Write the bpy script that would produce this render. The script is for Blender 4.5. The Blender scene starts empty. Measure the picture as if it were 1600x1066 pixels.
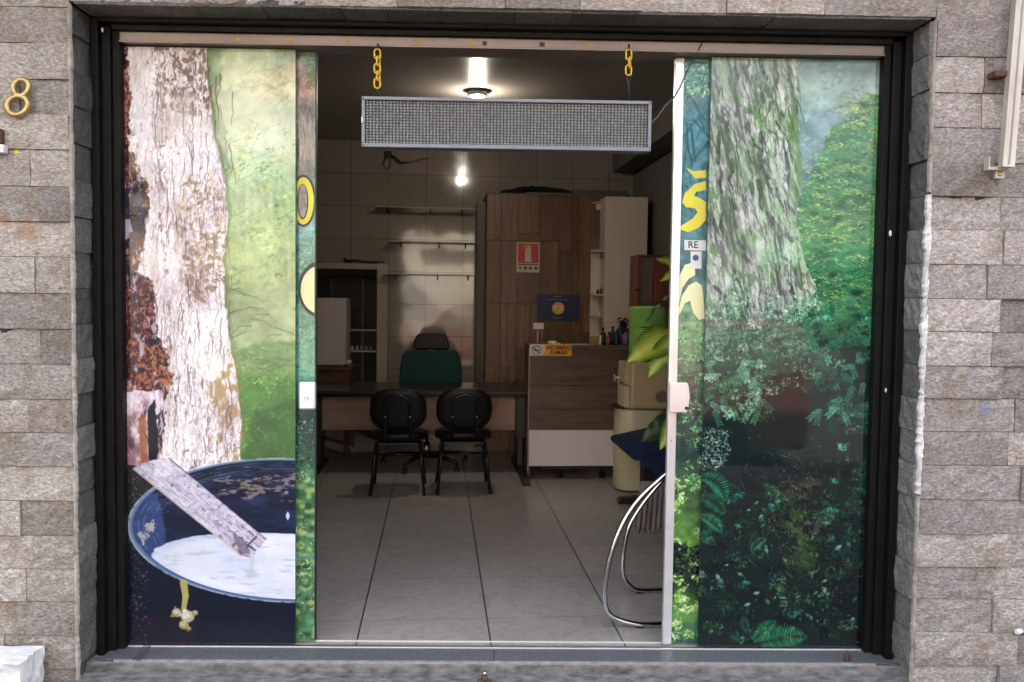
import bpy, bmesh, math, random
import numpy as np
from mathutils import Vector, Matrix

R = math.radians
random.seed(7)
sc = bpy.context.scene
col = sc.collection

# ------------------------------------------------------------------ camera
F_PX, YAW, PITCH, ROLL, CAM_D, EYE = 1330.0, .0187, .049, .0129, 3.71, 1.543
PHI = .0689                                   # the shop's inside stands a little askew behind its front
fwd = Vector((math.sin(YAW)*math.cos(PITCH), math.cos(YAW)*math.cos(PITCH), -math.sin(PITCH)))
r0 = fwd.cross(Vector((0, 0, 1))).normalized(); u0 = r0.cross(fwd)
RT = r0*math.cos(ROLL) + u0*math.sin(ROLL)
UP = -r0*math.sin(ROLL) + u0*math.cos(ROLL)
EYEP = Vector((0, -CAM_D, EYE))
cam = bpy.data.objects.new('camera', bpy.data.cameras.new('camera'))
col.objects.link(cam)
cam.matrix_world = Matrix(((RT.x, UP.x, -fwd.x, EYEP.x), (RT.y, UP.y, -fwd.y, EYEP.y), (RT.z, UP.z, -fwd.z, EYEP.z), (0, 0, 0, 1)))
cam.data.sensor_width = 36
cam.data.lens = F_PX/1600*36
cam.data.clip_start = .05
cam.data.clip_end = 500
sc.camera = cam

# ------------------------------------------------------------------ light
SUN_EL, SUN_AZ = 52, 20                        # sun behind the building: the street in sun, the shop front in open shade
w = bpy.data.worlds.new('World'); sc.world = w; w.use_nodes = True
nt = w.node_tree; nt.nodes.clear()
sky = nt.nodes.new('ShaderNodeTexSky'); sky.sky_type = 'NISHITA'; sky.sun_disc = False
sky.sun_elevation = R(SUN_EL); sky.sun_rotation = R(SUN_AZ); sky.air_density = 1.0; sky.dust_density = 9.0; sky.ozone_density = .3
bg = nt.nodes.new('ShaderNodeBackground'); bg.inputs[1].default_value = .15
wo = nt.nodes.new('ShaderNodeOutputWorld')
hz = nt.nodes.new('ShaderNodeHueSaturation'); hz.inputs['Saturation'].default_value = .5   # a milky, hazy sky
nt.links.new(sky.outputs[0], hz.inputs['Color']); nt.links.new(hz.outputs[0], bg.inputs[0]); nt.links.new(bg.outputs[0], wo.inputs[0])
sun = bpy.data.objects.new('sun', bpy.data.lights.new('sun', 'SUN')); col.objects.link(sun)
sun.data.energy = 4.0; sun.data.angle = R(.5); sun.data.color = (1, .93, .84)
sdir = Vector((math.sin(R(SUN_AZ))*math.cos(R(SUN_EL)), math.cos(R(SUN_AZ))*math.cos(R(SUN_EL)), math.sin(R(SUN_EL))))
sun.rotation_euler = sdir.to_track_quat('Z', 'Y').to_euler()
sc.view_settings.view_transform = 'Standard'; sc.view_settings.look = 'None'
sc.view_settings.exposure = 3.0; sc.view_settings.gamma = 1.0
try:
    sc.cycles.use_denoising = True
    sc.cycles.max_bounces = 10; sc.cycles.diffuse_bounces = 6; sc.cycles.glossy_bounces = 4; sc.cycles.transmission_bounces = 6
    sc.cycles.sample_clamp_indirect = 8.0
    sc.cycles.caustics_reflective = False
except Exception:
    pass

# ------------------------------------------------------------------ geometry of the view (measured from the photograph)
def ray(x, y): return fwd + RT*((x-800)/F_PX) - UP*((y-533)/F_PX)
C_, S_ = math.cos(PHI), math.sin(PHI)
def to_in(P): return Vector((C_*P.x+S_*P.y, -S_*P.x+C_*P.y, P.z))
def atY(x, y, Y=0.): d = ray(x, y); return EYEP + d*((Y-EYEP.y)/d.y)
def atZ(x, y, z=0.): d = ray(x, y); return EYEP + d*((z-EYEP.z)/d.z)
def inV(x, y, v):
    e = to_in(EYEP); d = to_in(ray(x, y)); return e + d*((v-e.y)/d.y)
def inZ(x, y, z=0.): return to_in(atZ(x, y, z))

# ------------------------------------------------------------------ mesh builder
class MB:
    def __init__(self): self.bm = bmesh.new()
    def _mark(self): return len(self.bm.faces)
    def box(self, a, b, bev=0, rot=None, jit=0):
        a = Vector(a); b = Vector(b); c = (a+b)/2; s = b-a
        t = bmesh.new(); bmesh.ops.create_cube(t, size=1)
        for v in t.verts: v.co = Vector((v.co.x*s.x, v.co.y*s.y, v.co.z*s.z))
        if bev: bmesh.ops.bevel(t, geom=list(t.edges), offset=min(bev, .49*min(abs(k) for k in s)), segments=2, affect='EDGES', profile=.5)
        M = Matrix.Translation(c) @ (rot.to_4x4() if rot else Matrix())
        self.add(t, M); return self
    def add(self, t, M=Matrix(), smooth=False):
        vs = [self.bm.verts.new(M @ v.co) for v in t.verts]
        t.verts.index_update()
        for f in t.faces:
            try:
                g = self.bm.faces.new([vs[v.index] for v in f.verts]); g.smooth = smooth or f.smooth
            except ValueError: pass
        t.free()
    def grid(self, rows, smooth=True, closed_u=False, cap=False):
        R_ = [[self.bm.verts.new(p) for p in r] for r in rows]
        n = len(rows[0])
        for i in range(len(R_)-1):
            for j in range(n if closed_u else n-1):
                k = (j+1) % n
                f = self.bm.faces.new((R_[i][j], R_[i][k], R_[i+1][k], R_[i+1][j])); f.smooth = smooth
        if cap and closed_u:
            for r in (R_[0][::-1], R_[-1]):
                try: self.bm.faces.new(r)
                except ValueError: pass
        return self
    def tube(self, pts, r, n=10, closed=False, flat=1.0, cap=True):
        pts = [Vector(p) for p in pts]; m = len(pts)
        rr = r if isinstance(r, (list, tuple)) else [r]*m
        rows = []; ref = None
        for i, p in enumerate(pts):
            a = pts[(i-1) % m] if (closed or i) else pts[i]
            b = pts[(i+1) % m] if (closed or i < m-1) else pts[i]
            t = (b-a).normalized()
            if ref is None:
                ref = t.orthogonal().normalized()
            ref = (ref - t*ref.dot(t)).normalized(); s = t.cross(ref)
            rows.append([p + (ref*math.cos(2*math.pi*k/n) + s*math.sin(2*math.pi*k/n)*flat)*rr[i] for k in range(n)])
        if closed: rows.append(rows[0][:])
        self.grid(rows, True, True, cap and not closed)
        return self
    def lathe(self, c, prof, n=24, axis=None, sx=1, sy=1, a0=0, a1=2*math.pi):
        c = Vector(c); M = axis.to_track_quat('Z', 'Y').to_matrix() if axis else Matrix.Identity(3)
        rows = [[c + M @ Vector((math.cos(2*math.pi*k/n)*r*sx, math.sin(2*math.pi*k/n)*r*sy, z)) for k in range(n)] for r, z in prof]
        self.grid(rows, True, True, True); return self
    def prism(self, poly, a, b, plane='xz', bev=0):
        """poly in a plane, extruded from a to b along the third axis"""
        def mk(p, t):
            if plane == 'xz': return Vector((p[0], t, p[1]))
            if plane == 'yz': return Vector((t, p[0], p[1]))
            return Vector((p[0], p[1], t))
        t = bmesh.new()
        A = [t.verts.new(mk(p, a)) for p in poly]; B = [t.verts.new(mk(p, b)) for p in poly]
        t.faces.new(A); t.faces.new(B[::-1])
        for i in range(len(poly)):
            j = (i+1) % len(poly); t.faces.new((A[i], B[i], B[j], A[j]))
        bmesh.ops.recalc_face_normals(t, faces=t.faces)
        if bev: bmesh.ops.bevel(t, geom=list(t.edges), offset=bev, segments=2, affect='EDGES', profile=.5)
        self.add(t); return self
    def ball(self, c, r, sub=2, s=(1, 1, 1)):
        t = bmesh.new(); bmesh.ops.create_icosphere(t, subdivisions=sub, radius=r)
        self.add(t, Matrix.Translation(Vector(c)) @ Matrix.Diagonal((*s, 1)), True); return self
    def build(self, name, mat, parent=None, base=(0, 0, 0), recalc=True, uv=None):
        b = Vector(base)
        for v in self.bm.verts: v.co -= b
        if recalc: bmesh.ops.recalc_face_normals(self.bm, faces=self.bm.faces)
        me = bpy.data.meshes.new(name); self.bm.to_mesh(me); self.bm.free()
        me.materials.append(mat)
        o = bpy.data.objects.new(name, me); col.objects.link(o)
        if parent: o.parent = parent
        return o

def tag(o, label=None, cat=None, group=None, kind=None):
    if label: o['label'] = label
    if cat: o['category'] = cat
    if group: o['group'] = group
    if kind: o['kind'] = kind
    return o

class T:
    """a thing: an Empty at its base with its parts under it; frame 'w' = street, 'i' = the shop's inside"""
    def __init__(s, name, label, cat, base, frame='w', group=None, rz=0):
        s.base = Vector(base); s.o = bpy.data.objects.new(name, None); col.objects.link(s.o)
        s.o.empty_display_size = .1
        place(s.o, s.base, frame, rz); tag(s.o, label, cat, group)
    def part(s, name, mb, mat, parent=None, label=None):
        o = mb.build(name, mat, parent or s.o, s.base)
        if label: o['label'] = label
        return o
def place(o, base, frame='w', rz=0):
    b = Vector(base)
    if frame == 'i': b = Vector((C_*b.x-S_*b.y, S_*b.x+C_*b.y, b.z)); rz += PHI
    o.location = b; o.rotation_euler = (0, 0, rz)
def one(name, mb, mat, label=None, cat=None, base=(0, 0, 0), frame='w', group=None, kind=None, rz=0):
    o = mb.build(name, mat, None, base); place(o, base, frame, rz); return tag(o, label, cat, group, kind)
def dup(root, label, loc_in=None, frame='i', rz=0, group=None):
    r = root.copy(); col.objects.link(r); r['label'] = label
    if loc_in is not None: place(r, loc_in, frame, rz)
    if group: r['group'] = group
    for ch in list(root.children):
        c = ch.copy(); col.objects.link(c); c.parent = r
        for g in list(ch.children):
            d = g.copy(); col.objects.link(d); d.parent = c
    return r
def text_mesh(mb, s, origin, size, xdir, zdir, off=0.0, depth=.0006, align='CENTER'):
    cu = bpy.data.curves.new('t', 'FONT'); cu.body = s; cu.size = size; cu.extrude = depth/2; cu.align_x = align; cu.align_y = 'CENTER'; cu.offset = off
    ob = bpy.data.objects.new('t', cu); col.objects.link(ob)
    dg = bpy.context.evaluated_depsgraph_get(); me = bpy.data.meshes.new_from_object(ob.evaluated_get(dg))
    t = bmesh.new(); t.from_mesh(me)
    X = Vector(xdir).normalized(); Z = Vector(zdir).normalized(); N = X.cross(Z)
    M = Matrix(((X.x, Z.x, N.x, origin[0]), (X.y, Z.y, N.y, origin[1]), (X.z, Z.z, N.z, origin[2]), (0, 0, 0, 1)))
    mb.add(t, M); bpy.data.objects.remove(ob); bpy.data.curves.remove(cu); bpy.data.meshes.remove(me)

# ------------------------------------------------------------------ materials
def mat_new(name):
    m = bpy.data.materials.new(name); m.use_nodes = True
    return m, m.node_tree, m.node_tree.nodes['Principled BSDF']
def N(nt, t, **k):
    n = nt.nodes.new(t)
    for a, v in k.items():
        if a.startswith('i_'):
            key = a[2:]; key = int(key) if key.isdigit() else key.replace('_', ' ')
            n.inputs[key].default_value = v
        else: setattr(n, a, v)
    return n
def rgb(c): return (c[0], c[1], c[2], 1)
def pbr(name, c, rough=.5, metal=0, var=.12, scale=8, bump=.0, bscale=60, coat=0, spec=.5, c2=None, stretch=(1, 1, 1), em=0):
    m, nt, b = mat_new(name); L = nt.links
    tc = N(nt, 'ShaderNodeTexCoord'); mp = N(nt, 'ShaderNodeMapping'); mp.inputs['Scale'].default_value = stretch
    L.new(tc.outputs['Object'], mp.inputs[0])
    n = N(nt, 'ShaderNodeTexNoise', i_Scale=scale, i_Detail=6.0, i_Roughness=.6); L.new(mp.outputs[0], n.inputs['Vector'])
    rp = N(nt, 'ShaderNodeValToRGB'); L.new(n.outputs[0], rp.inputs[0])
    c2 = c2 or tuple(x*(1-var*1.5) for x in c)
    rp.color_ramp.elements[0].position = .3; rp.color_ramp.elements[1].position = .7
    rp.color_ramp.elements[0].color = rgb(c2); rp.color_ramp.elements[1].color = rgb(c)
    L.new(rp.outputs[0], b.inputs['Base Color'])
    mr = N(nt, 'ShaderNodeMapRange', i_3=max(.02, rough-.08), i_4=min(1, rough+.08)); L.new(n.outputs[0], mr.inputs[0]); L.new(mr.outputs[0], b.inputs['Roughness'])
    b.inputs['Metallic'].default_value = metal; b.inputs['Specular IOR Level'].default_value = spec
    b.inputs['Coat Weight'].default_value = coat
    if bump:
        n2 = N(nt, 'ShaderNodeTexNoise', i_Scale=bscale, i_Detail=5.0); L.new(mp.outputs[0], n2.inputs['Vector'])
        bp = N(nt, 'ShaderNodeBump', i_Strength=bump, i_Distance=.004); L.new(n2.outputs[0], bp.inputs['Height']); L.new(bp.outputs[0], b.inputs['Normal'])
    if em: b.inputs['Emission Color'].default_value = rgb(c); b.inputs['Emission Strength'].default_value = em
    return m
def wood(name, c1, c2, axis='x', scale=14, rough=.4, isl=.25, ring=3.0):
    m, nt, b = mat_new(name); L = nt.links
    tc = N(nt, 'ShaderNodeTexCoord'); mp = N(nt, 'ShaderNodeMapping')
    st = {'x': (.12, 1, 1), 'y': (1, .12, 1), 'z': (1, 1, .1)}[axis]; mp.inputs['Scale'].default_value = st
    ge = N(nt, 'ShaderNodeNewGeometry'); ad = N(nt, 'ShaderNodeVectorMath', operation='ADD')
    ml = N(nt, 'ShaderNodeMath', operation='MULTIPLY', i_1=31.0); L.new(ge.outputs['Random Per Island'], ml.inputs[0])
    L.new(tc.outputs['Object'], mp.inputs[0]); L.new(mp.outputs[0], ad.inputs[0]); L.new(ml.outputs[0], ad.inputs[1])
    n = N(nt, 'ShaderNodeTexNoise', i_Scale=scale, i_Detail=8.0, i_Roughness=.7, i_Distortion=.6); L.new(ad.outputs[0], n.inputs['Vector'])
    n2 = N(nt, 'ShaderNodeTexNoise', i_Scale=scale*7, i_Detail=3.0, i_Roughness=.7); L.new(ad.outputs[0], n2.inputs['Vector'])
    mx = N(nt, 'ShaderNodeMath', operation='MULTIPLY_ADD', i_1=.35); L.new(n2.outputs[0], mx.inputs[0]); L.new(n.outputs[0], mx.inputs[2])
    rp = N(nt, 'ShaderNodeValToRGB'); L.new(mx.outputs[0], rp.inputs[0])
    rp.color_ramp.elements[0].position = .45; rp.color_ramp.elements[1].position = .95
    rp.color_ramp.elements[0].color = rgb(c1); rp.color_ramp.elements[1].color = rgb(c2)
    mr = N(nt, 'ShaderNodeMapRange', i_3=1-isl, i_4=1+isl); L.new(ge.outputs['Random Per Island'], mr.inputs[0])
    hs = N(nt, 'ShaderNodeHueSaturation'); L.new(rp.outputs[0], hs.inputs['Color']); L.new(mr.outputs[0], hs.inputs['Value'])
    L.new(hs.outputs[0], b.inputs['Base Color']); b.inputs['Roughness'].default_value = rough
    bp = N(nt, 'ShaderNodeBump', i_Strength=.25, i_Distance=.002); L.new(mx.outputs[0], bp.inputs['Height']); L.new(bp.outputs[0], b.inputs['Normal'])
    return m
def grid_mask(nt, coord, ax, off, size, wid):
    """1 on the joint lines of a tile grid"""
    L = nt.links
    sep = N(nt, 'ShaderNodeSeparateXYZ'); L.new(coord, sep.inputs[0]); out = []
    wid = wid if isinstance(wid, tuple) else (wid, wid)
    for a, o, s, wd_ in zip(ax, off, size, wid):
        m1 = N(nt, 'ShaderNodeMath', operation='SUBTRACT', i_1=o); L.new(sep.outputs[a], m1.inputs[0])
        m2 = N(nt, 'ShaderNodeMath', operation='PINGPONG', i_1=s/2); L.new(m1.outputs[0], m2.inputs[0])
        m3 = N(nt, 'ShaderNodeMath', operation='LESS_THAN', i_1=wd_/2); L.new(m2.outputs[0], m3.inputs[0]); out.append(m3.outputs[0])
    mm = N(nt, 'ShaderNodeMath', operation='MAXIMUM'); L.new(out[0], mm.inputs[0]); L.new(out[1], mm.inputs[1])
    # a random number for every tile
    fl = []
    for a, o, s in zip(ax, off, size):
        m1 = N(nt, 'ShaderNodeMath', operation='SUBTRACT', i_1=o); L.new(sep.outputs[a], m1.inputs[0])
        m2 = N(nt, 'ShaderNodeMath', operation='DIVIDE', i_1=s); L.new(m1.outputs[0], m2.inputs[0])
        m3 = N(nt, 'ShaderNodeMath', operation='FLOOR'); L.new(m2.outputs[0], m3.inputs[0]); fl.append(m3.outputs[0])
    cb = N(nt, 'ShaderNodeCombineXYZ'); L.new(fl[0], cb.inputs[0]); L.new(fl[1], cb.inputs[1])
    wn = N(nt, 'ShaderNodeTexWhiteNoise', noise_dimensions='3D'); L.new(cb.outputs[0], wn.inputs[0])
    return mm.outputs[0], wn.outputs['Value']
def tiles(name, c, joint, ax, off, size, wid, rough, var=.05, wav=.0, wscale=3.0, dirt=.1, spec=.5, scuff=0):
    m, nt, b = mat_new(name); L = nt.links
    tc = N(nt, 'ShaderNodeTexCoord')
    mk, rnd = grid_mask(nt, tc.outputs['Object'], ax, off, size, wid)
    n = N(nt, 'ShaderNodeTexNoise', i_Scale=1.7, i_Detail=7.0, i_Roughness=.65); L.new(tc.outputs['Object'], n.inputs['Vector'])
    mr = N(nt, 'ShaderNodeMapRange', i_3=1-var, i_4=1+var); L.new(rnd, mr.inputs[0])
    mr2 = N(nt, 'ShaderNodeMapRange', i_1=.3, i_2=.7, i_3=1-dirt, i_4=1.0); L.new(n.outputs[0], mr2.inputs[0])
    mu = N(nt, 'ShaderNodeMath', operation='MULTIPLY'); L.new(mr.outputs[0], mu.inputs[0]); L.new(mr2.outputs[0], mu.inputs[1])
    if scuff:      # scuffs and dust worn into the tiles
        ns = N(nt, 'ShaderNodeTexNoise', i_Scale=9.0, i_Detail=9.0, i_Roughness=.75, i_Distortion=2.0); L.new(tc.outputs['Object'], ns.inputs['Vector'])
        ms = N(nt, 'ShaderNodeMapRange', i_1=.36, i_2=.56, i_3=1-scuff, i_4=1.0); L.new(ns.outputs[0], ms.inputs[0])
        m4 = N(nt, 'ShaderNodeMath', operation='MULTIPLY'); L.new(mu.outputs[0], m4.inputs[0]); L.new(ms.outputs[0], m4.inputs[1]); mu = m4
    hs = N(nt, 'ShaderNodeHueSaturation', i_Color=rgb(c)); L.new(mu.outputs[0], hs.inputs['Value'])
    mx = N(nt, 'ShaderNodeMix', data_type='RGBA'); L.new(mk, mx.inputs[0]); L.new(hs.outputs[0], mx.inputs[6]); mx.inputs[7].default_value = rgb(joint)
    L.new(mx.outputs[2], b.inputs['Base Color'])
    b.inputs['Roughness'].default_value = rough*1.25
    b.inputs['Specular IOR Level'].default_value = spec
    inv = N(nt, 'ShaderNodeMath', operation='SUBTRACT', i_0=1.0); L.new(mk, inv.inputs[1])
    bp = N(nt, 'ShaderNodeBump', i_Strength=.5, i_Distance=.0015); L.new(inv.outputs[0], bp.inputs['Height'])
    if wav:
        n3 = N(nt, 'ShaderNodeTexNoise', i_Scale=wscale, i_Detail=1.0); L.new(tc.outputs['Object'], n3.inputs['Vector'])
        bp2 = N(nt, 'ShaderNodeBump', i_Strength=1.0, i_Distance=wav); L.new(n3.outputs[0], bp2.inputs['Height']); L.new(bp.outputs[0], bp2.inputs['Normal']); L.new(bp2.outputs[0], b.inputs['Normal'])
    else: L.new(bp.outputs[0], b.inputs['Normal'])
    return m
def stone(name, lo, hi, warm, spots=(), dark=0.0):
    """split-faced stone blocks: every block its own tone, mica speckle, stains"""
    m, nt, b = mat_new(name); L = nt.links
    tc = N(nt, 'ShaderNodeTexCoord'); ge = N(nt, 'ShaderNodeNewGeometry')
    ad = N(nt, 'ShaderNodeVectorMath', operation='ADD'); ml = N(nt, 'ShaderNodeMath', operation='MULTIPLY', i_1=17.0)
    L.new(ge.outputs['Random Per Island'], ml.inputs[0]); L.new(tc.outputs['Object'], ad.inputs[0]); L.new(ml.outputs[0], ad.inputs[1])
    mp = N(nt, 'ShaderNodeMapping'); mp.inputs['Scale'].default_value = (.7, 1, 1.3); mp.inputs['Rotation'].default_value = (0, .3, 0); L.new(ad.outputs[0], mp.inputs[0])
    n1 = N(nt, 'ShaderNodeTexNoise', i_Scale=95.0, i_Detail=7.0, i_Roughness=.8); L.new(mp.outputs[0], n1.inputs['Vector'])
    n2 = N(nt, 'ShaderNodeTexNoise', i_Scale=6.0, i_Detail=6.0, i_Roughness=.6); L.new(ad.outputs[0], n2.inputs['Vector'])
    n3 = N(nt, 'ShaderNodeTexNoise', i_Scale=22.0, i_Detail=5.0, i_Roughness=.7, i_Distortion=1.2); L.new(mp.outputs[0], n3.inputs['Vector'])
    rp = N(nt, 'ShaderNodeValToRGB'); rp.color_ramp.elements[0].position = .3; rp.color_ramp.elements[1].position = .74
    rp.color_ramp.elements[0].color = rgb(tuple(x*.36 for x in lo)); rp.color_ramp.elements[1].color = rgb(tuple(x*1.75 for x in hi))
    e = rp.color_ramp.elements.new(.52); e.color = rgb(tuple((x+y)/2 for x, y in zip(lo, hi)))
    L.new(n1.outputs[0], rp.inputs[0])
    mr = N(nt, 'ShaderNodeMapRange', i_3=.58, i_4=1.22); L.new(ge.outputs['Random Per Island'], mr.inputs[0])
    mr2 = N(nt, 'ShaderNodeMapRange', i_1=.3, i_2=.7, i_3=.80, i_4=1.16); L.new(n3.outputs[0], mr2.inputs[0])
    mu = N(nt, 'ShaderNodeMath', operation='MULTIPLY'); L.new(mr.outputs[0], mu.inputs[0]); L.new(mr2.outputs[0], mu.inputs[1])
    hs = N(nt, 'ShaderNodeHueSaturation'); L.new(rp.outputs[0], hs.inputs['Color']); L.new(mu.outputs[0], hs.inputs['Value'])
    # brownish weathering
    r2 = N(nt, 'ShaderNodeMapRange', i_1=.44, i_2=.68, i_3=0.0, i_4=.9); L.new(n2.outputs[0], r2.inputs[0])
    mx = N(nt, 'ShaderNodeMix', data_type='RGBA', blend_type='MULTIPLY'); L.new(r2.outputs[0], mx.inputs[0]); L.new(hs.outputs[0], mx.inputs[6]); mx.inputs[7].default_value = rgb(warm)
    last = mx.outputs[2]
    for (p, rad, c, st) in spots:      # stains and paint that stay where they are
        sb = N(nt, 'ShaderNodeVectorMath', operation='DISTANCE'); L.new(tc.outputs['Object'], sb.inputs[0]); sb.inputs[1].default_value = (p[0], p[1]+.25, p[2]+.3)   # object coordinates
        a1 = N(nt, 'ShaderNodeMath', operation='MULTIPLY_ADD', i_1=rad*1.2); L.new(n3.outputs[0], a1.inputs[0]); L.new(sb.outputs['Value'], a1.inputs[2])
        a2 = N(nt, 'ShaderNodeMapRange', i_1=rad*1.6, i_2=rad*1.1, i_3=0.0, i_4=st); L.new(a1.outputs[0], a2.inputs[0])
        m2 = N(nt, 'ShaderNodeMix', data_type='RGBA'); L.new(a2.outputs[0], m2.inputs[0]); L.new(last, m2.inputs[6]); m2.inputs[7].default_value = rgb(c); last = m2.outputs[2]
    L.new(last, b.inputs['Base Color']); b.inputs['Roughness'].default_value = .72
    bp = N(nt, 'ShaderNodeBump', i_Strength=1.0, i_Distance=.005); L.new(n1.outputs[0], bp.inputs['Height'])
    bp2 = N(nt, 'ShaderNodeBump', i_Strength=.7, i_Distance=.007); L.new(n3.outputs[0], bp2.inputs['Height']); L.new(bp.outputs[0], bp2.inputs['Normal'])
    L.new(bp2.outputs[0], b.inputs['Normal'])
    return m
# ------------------------------------------------------------------ the printed pictures on the door glass (painted here, stroke by stroke)
class Cv:
    """a canvas in photograph-sized units: x0..x1, y0..y1 at s pixels per unit"""
    def __init__(c, x0, x1, y0, y1, s=1.6, base=(.1, .2, .1), seed=1):
        c.x0, c.y0, c.s = x0, y0, s; c.w = int((x1-x0)*s); c.h = int((y1-y0)*s)
        c.a = np.empty((c.h, c.w, 3), np.float32); c.a[:] = base; c.rng = np.random.default_rng(seed)
        yy, xx = np.mgrid[0:c.h, 0:c.w]; c.X = (x0 + (xx+.5)/s).astype(np.float32); c.Y = (y0 + (yy+.5)/s).astype(np.float32)
    def noise(c, sx, sy, octs=4, rough=.55, X=None, Y=None):
        X = c.X if X is None else X; Y = c.Y if Y is None else Y
        out = np.zeros(X.shape, np.float32); amp = 1.; tot = 0
        for o in range(octs):
            g = c.rng.random((97, 97)).astype(np.float32)
            u = X/sx*2**o + 1000; v = Y/sy*2**o + 1000
            i = np.floor(u).astype(int); j = np.floor(v).astype(int); fu = u-i; fv = v-j
            fu = fu*fu*(3-2*fu); fv = fv*fv*(3-2*fv); i0 = i % 97; i1 = (i+1) % 97; j0 = j % 97; j1 = (j+1) % 97
            out += amp*((g[j0, i0]*(1-fu)+g[j0, i1]*fu)*(1-fv)+(g[j1, i0]*(1-fu)+g[j1, i1]*fu)*fv); tot += amp; amp *= rough
        return out/tot
    def poly(c, pts, warp=0, wsc=14, soft=1.0):
        X, Y = c.X, c.Y
        if warp:
            X = X + (c.noise(wsc, wsc, 3)-.5)*2*warp; Y = Y + (c.noise(wsc, wsc, 3)-.5)*2*warp
        m = np.zeros(X.shape, bool); n = len(pts)
        for i in range(n):
            x1, y1 = pts[i]; x2, y2 = pts[(i+1) % n]
            if y1 == y2: continue
            cnd = (Y > min(y1, y2)) & (Y <= max(y1, y2))
            m ^= cnd & (X < (x2-x1)*(Y-y1)/(y2-y1)+x1)
        m = m.astype(np.float32)
        for _ in range(max(0, int(round(soft*c.s)))): m = c.blur(m)
        return m
    def blur(c, m):
        p = np.pad(m, ((1, 1), (1, 1)), mode='edge')
        return (p[:-2, 1:-1]+p[2:, 1:-1]+p[1:-1, :-2]+p[1:-1, 2:]+2*p[1:-1, 1:-1]+0)/6
    def over(c, colr, m):
        colr = np.asarray(colr, np.float32)
        if colr.ndim == 1: colr = colr[None, None, :]
        c.a += (colr-c.a)*m[..., None]
    def vgrad(c, stops):
        ys = [s[0] for s in stops]; return np.stack([np.interp(c.Y, ys, [s[1][k]/255 for s in stops]) for k in range(3)], -1).astype(np.float32)
    def _bb(c, xa, xb, ya, yb):
        i0 = max(0, int((xa-c.x0)*c.s)); i1 = min(c.w, int((xb-c.x0)*c.s)+2); j0 = max(0, int((ya-c.y0)*c.s)); j1 = min(c.h, int((yb-c.y0)*c.s)+2)
        return (j0, j1, i0, i1) if i1 > i0 and j1 > j0 else None
    def leaf(c, x, y, L, W, ang, colr, al=1.):
        b = c._bb(x-L, x+L, y-L, y+L)
        if not b: return
        j0, j1, i0, i1 = b; dx = c.X[j0:j1, i0:i1]-x; dy = c.Y[j0:j1, i0:i1]-y
        ca, sa = math.cos(ang), math.sin(ang); u = (dx*ca+dy*sa)/L; v = (-dx*sa+dy*ca)/W
        m = np.clip((1-np.abs(u)**1.6-np.abs(v))*W*c.s*.8, 0, 1)*al
        c.a[j0:j1, i0:i1] += (np.asarray(colr, np.float32)-c.a[j0:j1, i0:i1])*m[..., None]
    def line(c, pts, w, colr, al=1., w2=None, soft=.7):
        w2 = w if w2 is None else w2; n = len(pts)-1
        for k in range(n):
            (xa, ya), (xb, yb) = pts[k], pts[k+1]; wa = w+(w2-w)*k/n; wb = w+(w2-w)*(k+1)/n; q = max(wa, wb)+1.5
            b = c._bb(min(xa, xb)-q, max(xa, xb)+q, min(ya, yb)-q, max(ya, yb)+q)
            if not b: continue
            j0, j1, i0, i1 = b; dx = c.X[j0:j1, i0:i1]-xa; dy = c.Y[j0:j1, i0:i1]-ya
            ex, ey = xb-xa, yb-ya; t = np.clip((dx*ex+dy*ey)/max(ex*ex+ey*ey, 1e-6), 0, 1)
            d = np.hypot(dx-t*ex, dy-t*ey); m = np.clip((wa+(wb-wa)*t-d)/soft+.5, 0, 1)*al
            c.a[j0:j1, i0:i1] += (np.asarray(colr, np.float32)-c.a[j0:j1, i0:i1])*m[..., None]
    def scatter(c, n, box, pal, L, ang=(0, 3.14), asp=.35, al=(.6, 1), mask=None, clump=0):
        g = c.rng; x = g.uniform(box[0], box[2], n); y = g.uniform(box[1], box[3], n)
        if clump:
            k = max(1, n//clump); cx = g.uniform(box[0], box[2], k); cy = g.uniform(box[1], box[3], k); q = g.integers(0, k, n); sd = (box[2]-box[0])*.035+3
            x = cx[q]+g.normal(0, sd, n); y = cy[q]+g.normal(0, sd*.7, n)
        pal = np.asarray(pal, float)/255; order = np.sort(g.random(n))
        for k in range(n):
            if mask is not None:
                i = int((x[k]-c.x0)*c.s); j = int((y[k]-c.y0)*c.s)
                if not (0 <= i < c.w and 0 <= j < c.h) or g.random() > mask[j, i]: continue
            t = min(.999, max(0, order[k]+g.normal(0, .15)))*(len(pal)-1); a = int(t); cc = pal[a]*(1-(t-a))+pal[min(a+1, len(pal)-1)]*(t-a)
            l = g.uniform(*L); c.leaf(x[k], y[k], l, max(.5, l*asp*g.uniform(.7, 1.3)), g.uniform(*ang), cc*g.uniform(.85, 1.12), g.uniform(*al))
    def disc(c, x, y, r, colr, al=1., ry=None, soft=1.2):
        ry = ry or r; b = c._bb(x-r-2, x+r+2, y-ry-2, y+ry+2)
        if not b: return
        j0, j1, i0, i1 = b; d = np.hypot((c.X[j0:j1, i0:i1]-x)/r, (c.Y[j0:j1, i0:i1]-y)/ry); m = np.clip((1-d)*min(r, ry)/soft, 0, 1)*al
        c.a[j0:j1, i0:i1] += (np.asarray(colr, np.float32)-c.a[j0:j1, i0:i1])*m[..., None]
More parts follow.
